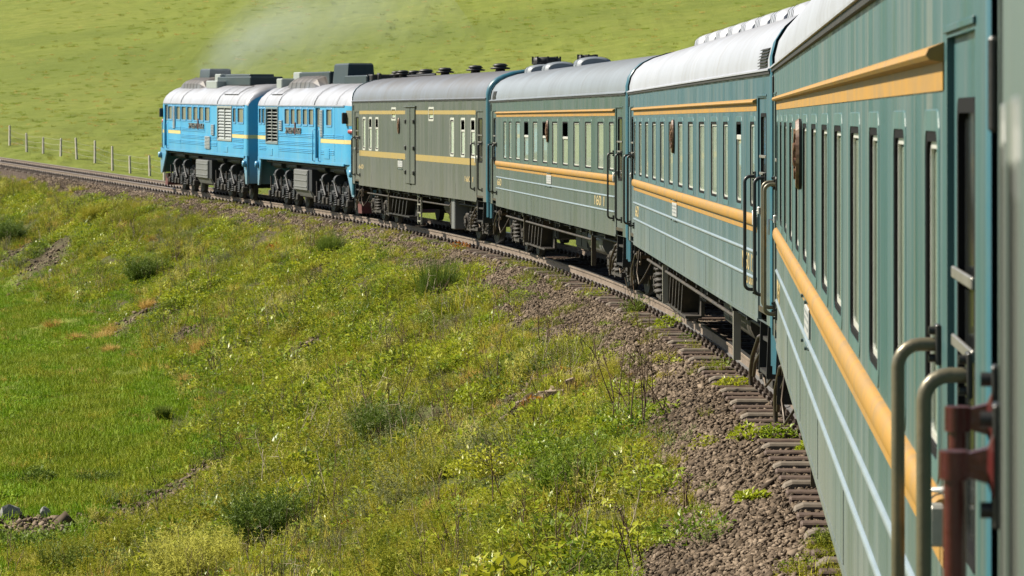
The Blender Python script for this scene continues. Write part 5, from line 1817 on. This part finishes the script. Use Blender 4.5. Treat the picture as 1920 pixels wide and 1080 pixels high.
def rock_mesh(seed, mat, sub=2):
    import bmesh
    bm = bmesh.new()
    bmesh.ops.create_icosphere(bm, subdivisions=sub, radius=.5)
    rg = np.random.default_rng(seed)
    ax = [unit(rg.normal(size=(1, 3)))[0] for _ in range(9)]
    cut = rg.uniform(.24, .42, 9)
    for vt in bm.verts:
        q = np.array(vt.co)
        for a, c in zip(ax, cut):
            d = q @ a
            if d > c: q = q - a * (d - c) * .92
        q += rg.normal(0, .012, 3)
        vt.co = q
    me = bpy.data.meshes.new('rock')
    bm.to_mesh(me); bm.free()
    me.materials.append(mat)
    return me
ROCK_G = plain('rock_grey', (.23, .225, .21), .85, 0, .8, (.10, .10, .085), 5)
ROCK_B = plain('rock_brown', (.26, .19, .13), .85, 0, .8, (.12, .085, .055), 5)
ROCK_W = plain('rock_white', (.55, .52, .46), .8, 0, .5, (.3, .27, .22), 6)
ROCKS = [
    (16, 975, 48, 32, ROCK_G, 'grey boulder at the left edge of the meadow'),
    (84, 972, 26, 26, ROCK_G, 'smaller grey-brown rock right of the boulder at the left edge'),
    (195, 1036, 26, 30, ROCK_B, 'upright tan rock slab in front of the dark hollow'),
    (232, 998, 26, 16, ROCK_B, 'flat pale brown rock left of the stony patch'),
    (272, 998, 20, 24, ROCK_B, 'brown rock on the lower end of the stony patch'),
    (293, 1004, 26, 14, ROCK_G, 'low grey rock on the lower end of the stony patch'),
    (95, 517, 16, 14, ROCK_W, 'white stone on the bare strip of the far bank'),
    (42, 543, 16, 12, ROCK_W, 'pale stone lower on the far bank near the left edge'),
    (140, 550, 18, 10, ROCK_W, 'flat pale stone at the bottom of the bare strip'),
    (165, 655, 8, 6, ROCK_G, 'dark pebble lying in the smooth meadow, upper one'),
    (125, 705, 10, 5, ROCK_G, 'dark pebble lying in the smooth meadow, lower one'),
]
for i, (u, v, w, h, mt, lb) in enumerate(ROCKS):
    P = at(u, v)
    W, H = w * P.y / FPX, h * P.y / FPX
    stand('rock', rock_mesh(600 + i, mt), u, v, lb, 'rock', dz=H * .30, scale=(W * 1.15, W * .9, H * 1.25))

BOARD = plain('old_board', (.24, .185, .125), .85, 0, .7, (.17, .12, .08), 6)
for i, (u, v, w, h, rz, tl, lb) in enumerate(((985, 770, 40, 22, .4, .5, 'broken pale board sticking up from the weeds, upper of the left pair'), (946, 800, 30, 22, .9, .7, 'broken pale board end, lower of the left pair'), (1075, 732, 22, 26, -.3, .9, 'short board end standing up right of the other boards'), (1040, 745, 46, 12, -.2, .2, 'flat grey board lying between the upright board ends'))):
    P = at(u, v)
    W, H = w * P.y / FPX, h * P.y / FPX
    m = MB().bbox(-W * .42, W * .42, -.035, .035, -.06, H * .75, .008)
    o = m.build('broken_board', BOARD, None, (P.x, P.y, P.z + .03), (.15, -tl * .4, rz))
    tag(o, lb, 'board')

# ------------------------------------------------------------------ wire fence beyond the track, worn path on the hill
POSTM = plain('fence_post', (.42, .39, .33), .85, 0, .6, (.24, .21, .16), 4)
WIREM = plain('fence_wire', (.22, .21, .19), .5, .5)
posts = [(18, 273), (50, 285), (81, 288), (114, 293), (144, 299), (178, 306), (211, 320), (244, 325), (281, 330), (308, 338)]
PB = [at(u, v) for u, v in posts]
fence = tag(empty('wire_fence', PB[4]), 'wire fence of pale concrete posts beyond the track', 'fence')
hp = [36, 33, 28, 31, 37, 38, 40, 28, 33, 32]
for i, P in enumerate(PB):
    h = 1.15 * hp[i] / 33
    w = .058
    m = MB().loft([[(-w, -w, -.3), (w, -w, -.3), (w, w, -.3), (-w, w, -.3)], [(-w * .8, -w * .8, h - .03), (w * .8, -w * .8, h - .03), (w * .8, w * .8, h - .03), (-w * .8, w * .8, h - .03)], [(-w * .5, -w * .5, h), (w * .5, -w * .5, h), (w * .5, w * .5, h), (-w * .5, w * .5, h)]], smooth=False, cap=True, closed=True)
    m.build('post', POSTM, fence, P - PB[4], (random.uniform(-.03, .03), random.uniform(-.04, .04), .78 + random.uniform(-.15, .15)))
for z in (.35, .68, 1.0):
    pts = []
    for a, b in zip(PB[:-1], PB[1:]):
        for k in range(4):
            q = a.lerp(b, k / 4) - PB[4]
            pts.append((q.x, q.y - .08, q.z + z - .05 * math.sin(math.pi * k / 4)))
    pts.append(tuple(PB[-1] - PB[4] + Vector((0, -.08, z))))
    MB().tube(pts, .006, 4).build('wire', WIREM, fence)

# ------------------------------------------------------------------ exhaust drifting back from the lead locomotive
def smoke():
    a = Vector((-12.0, 131.0, 3.75))
    ax = Vector((.42, -.89, .16)).normalized()
    L = 42.0
    m = MB()
    secs = []
    for k in range(13):
        x = L * k / 12
        r = .55 + .225 * x
        secs.append([(x, r * math.cos(2 * math.pi * i / 16), r * math.sin(2 * math.pi * i / 16)) for i in range(16)])
    m.loft(secs, smooth=True, cap=True, closed=True)
    mt = bpy.data.materials.new('smoke')
    mt.use_nodes = True
    nt = mt.node_tree
    nt.nodes.clear()
    out = nt.nodes.new('ShaderNodeOutputMaterial')
    pv = nt.nodes.new('ShaderNodeVolumePrincipled')
    pv.inputs['Color'].default_value = (.80, .90, 1, 1)
    pv.inputs['Anisotropy'].default_value = .2
    tc = nt.nodes.new('ShaderNodeTexCoord')
    sx = nt.nodes.new('ShaderNodeSeparateXYZ')
    nt.links.new(tc.outputs['Object'], sx.inputs[0])
    r = mathn(nt, 'SQRT', mathn(nt, 'ADD', mathn(nt, 'POWER', sx.outputs[1], 2.0), mathn(nt, 'POWER', sx.outputs[2], 2.0)))
    R0 = mathn(nt, 'ADD', mathn(nt, 'MULTIPLY', sx.outputs[0], .22), .5)
    f = mathn(nt, 'POWER', mathn(nt, 'SUBTRACT', 1.0, mathn(nt, 'DIVIDE', r, R0), True), 2.0)
    n = noise(nt, .55, 4, .6, (.6, 1, 1), dist=.6)
    n = mathn(nt, 'MULTIPLY', mathn(nt, 'SUBTRACT', n, .36), 4.0, True)
    fade = mathn(nt, 'MULTIPLY', mathn(nt, 'POWER', mathn(nt, 'SUBTRACT', 1.0, mathn(nt, 'DIVIDE', sx.outputs[0], L), True), 2.2), mathn(nt, 'DIVIDE', 2.0, mathn(nt, 'ADD', R0, .6)))
    rise = mathn(nt, 'MULTIPLY', sx.outputs[0], .6, True)
    dn = mathn(nt, 'MULTIPLY', mathn(nt, 'MULTIPLY', mathn(nt, 'MULTIPLY', f, rise), n), mathn(nt, 'MULTIPLY', fade, SMOKE))
    nt.links.new(dn, pv.inputs['Density'])
    nt.links.new(pv.outputs[0], out.inputs['Volume'])
    o = m.build('smoke', mt, None, a, ax.to_track_quat('X', 'Z').to_euler())
    tag(o, 'thin pale exhaust smoke drifting back over the locomotives', 'smoke', kind='stuff')
SMOKE = .25
smoke()
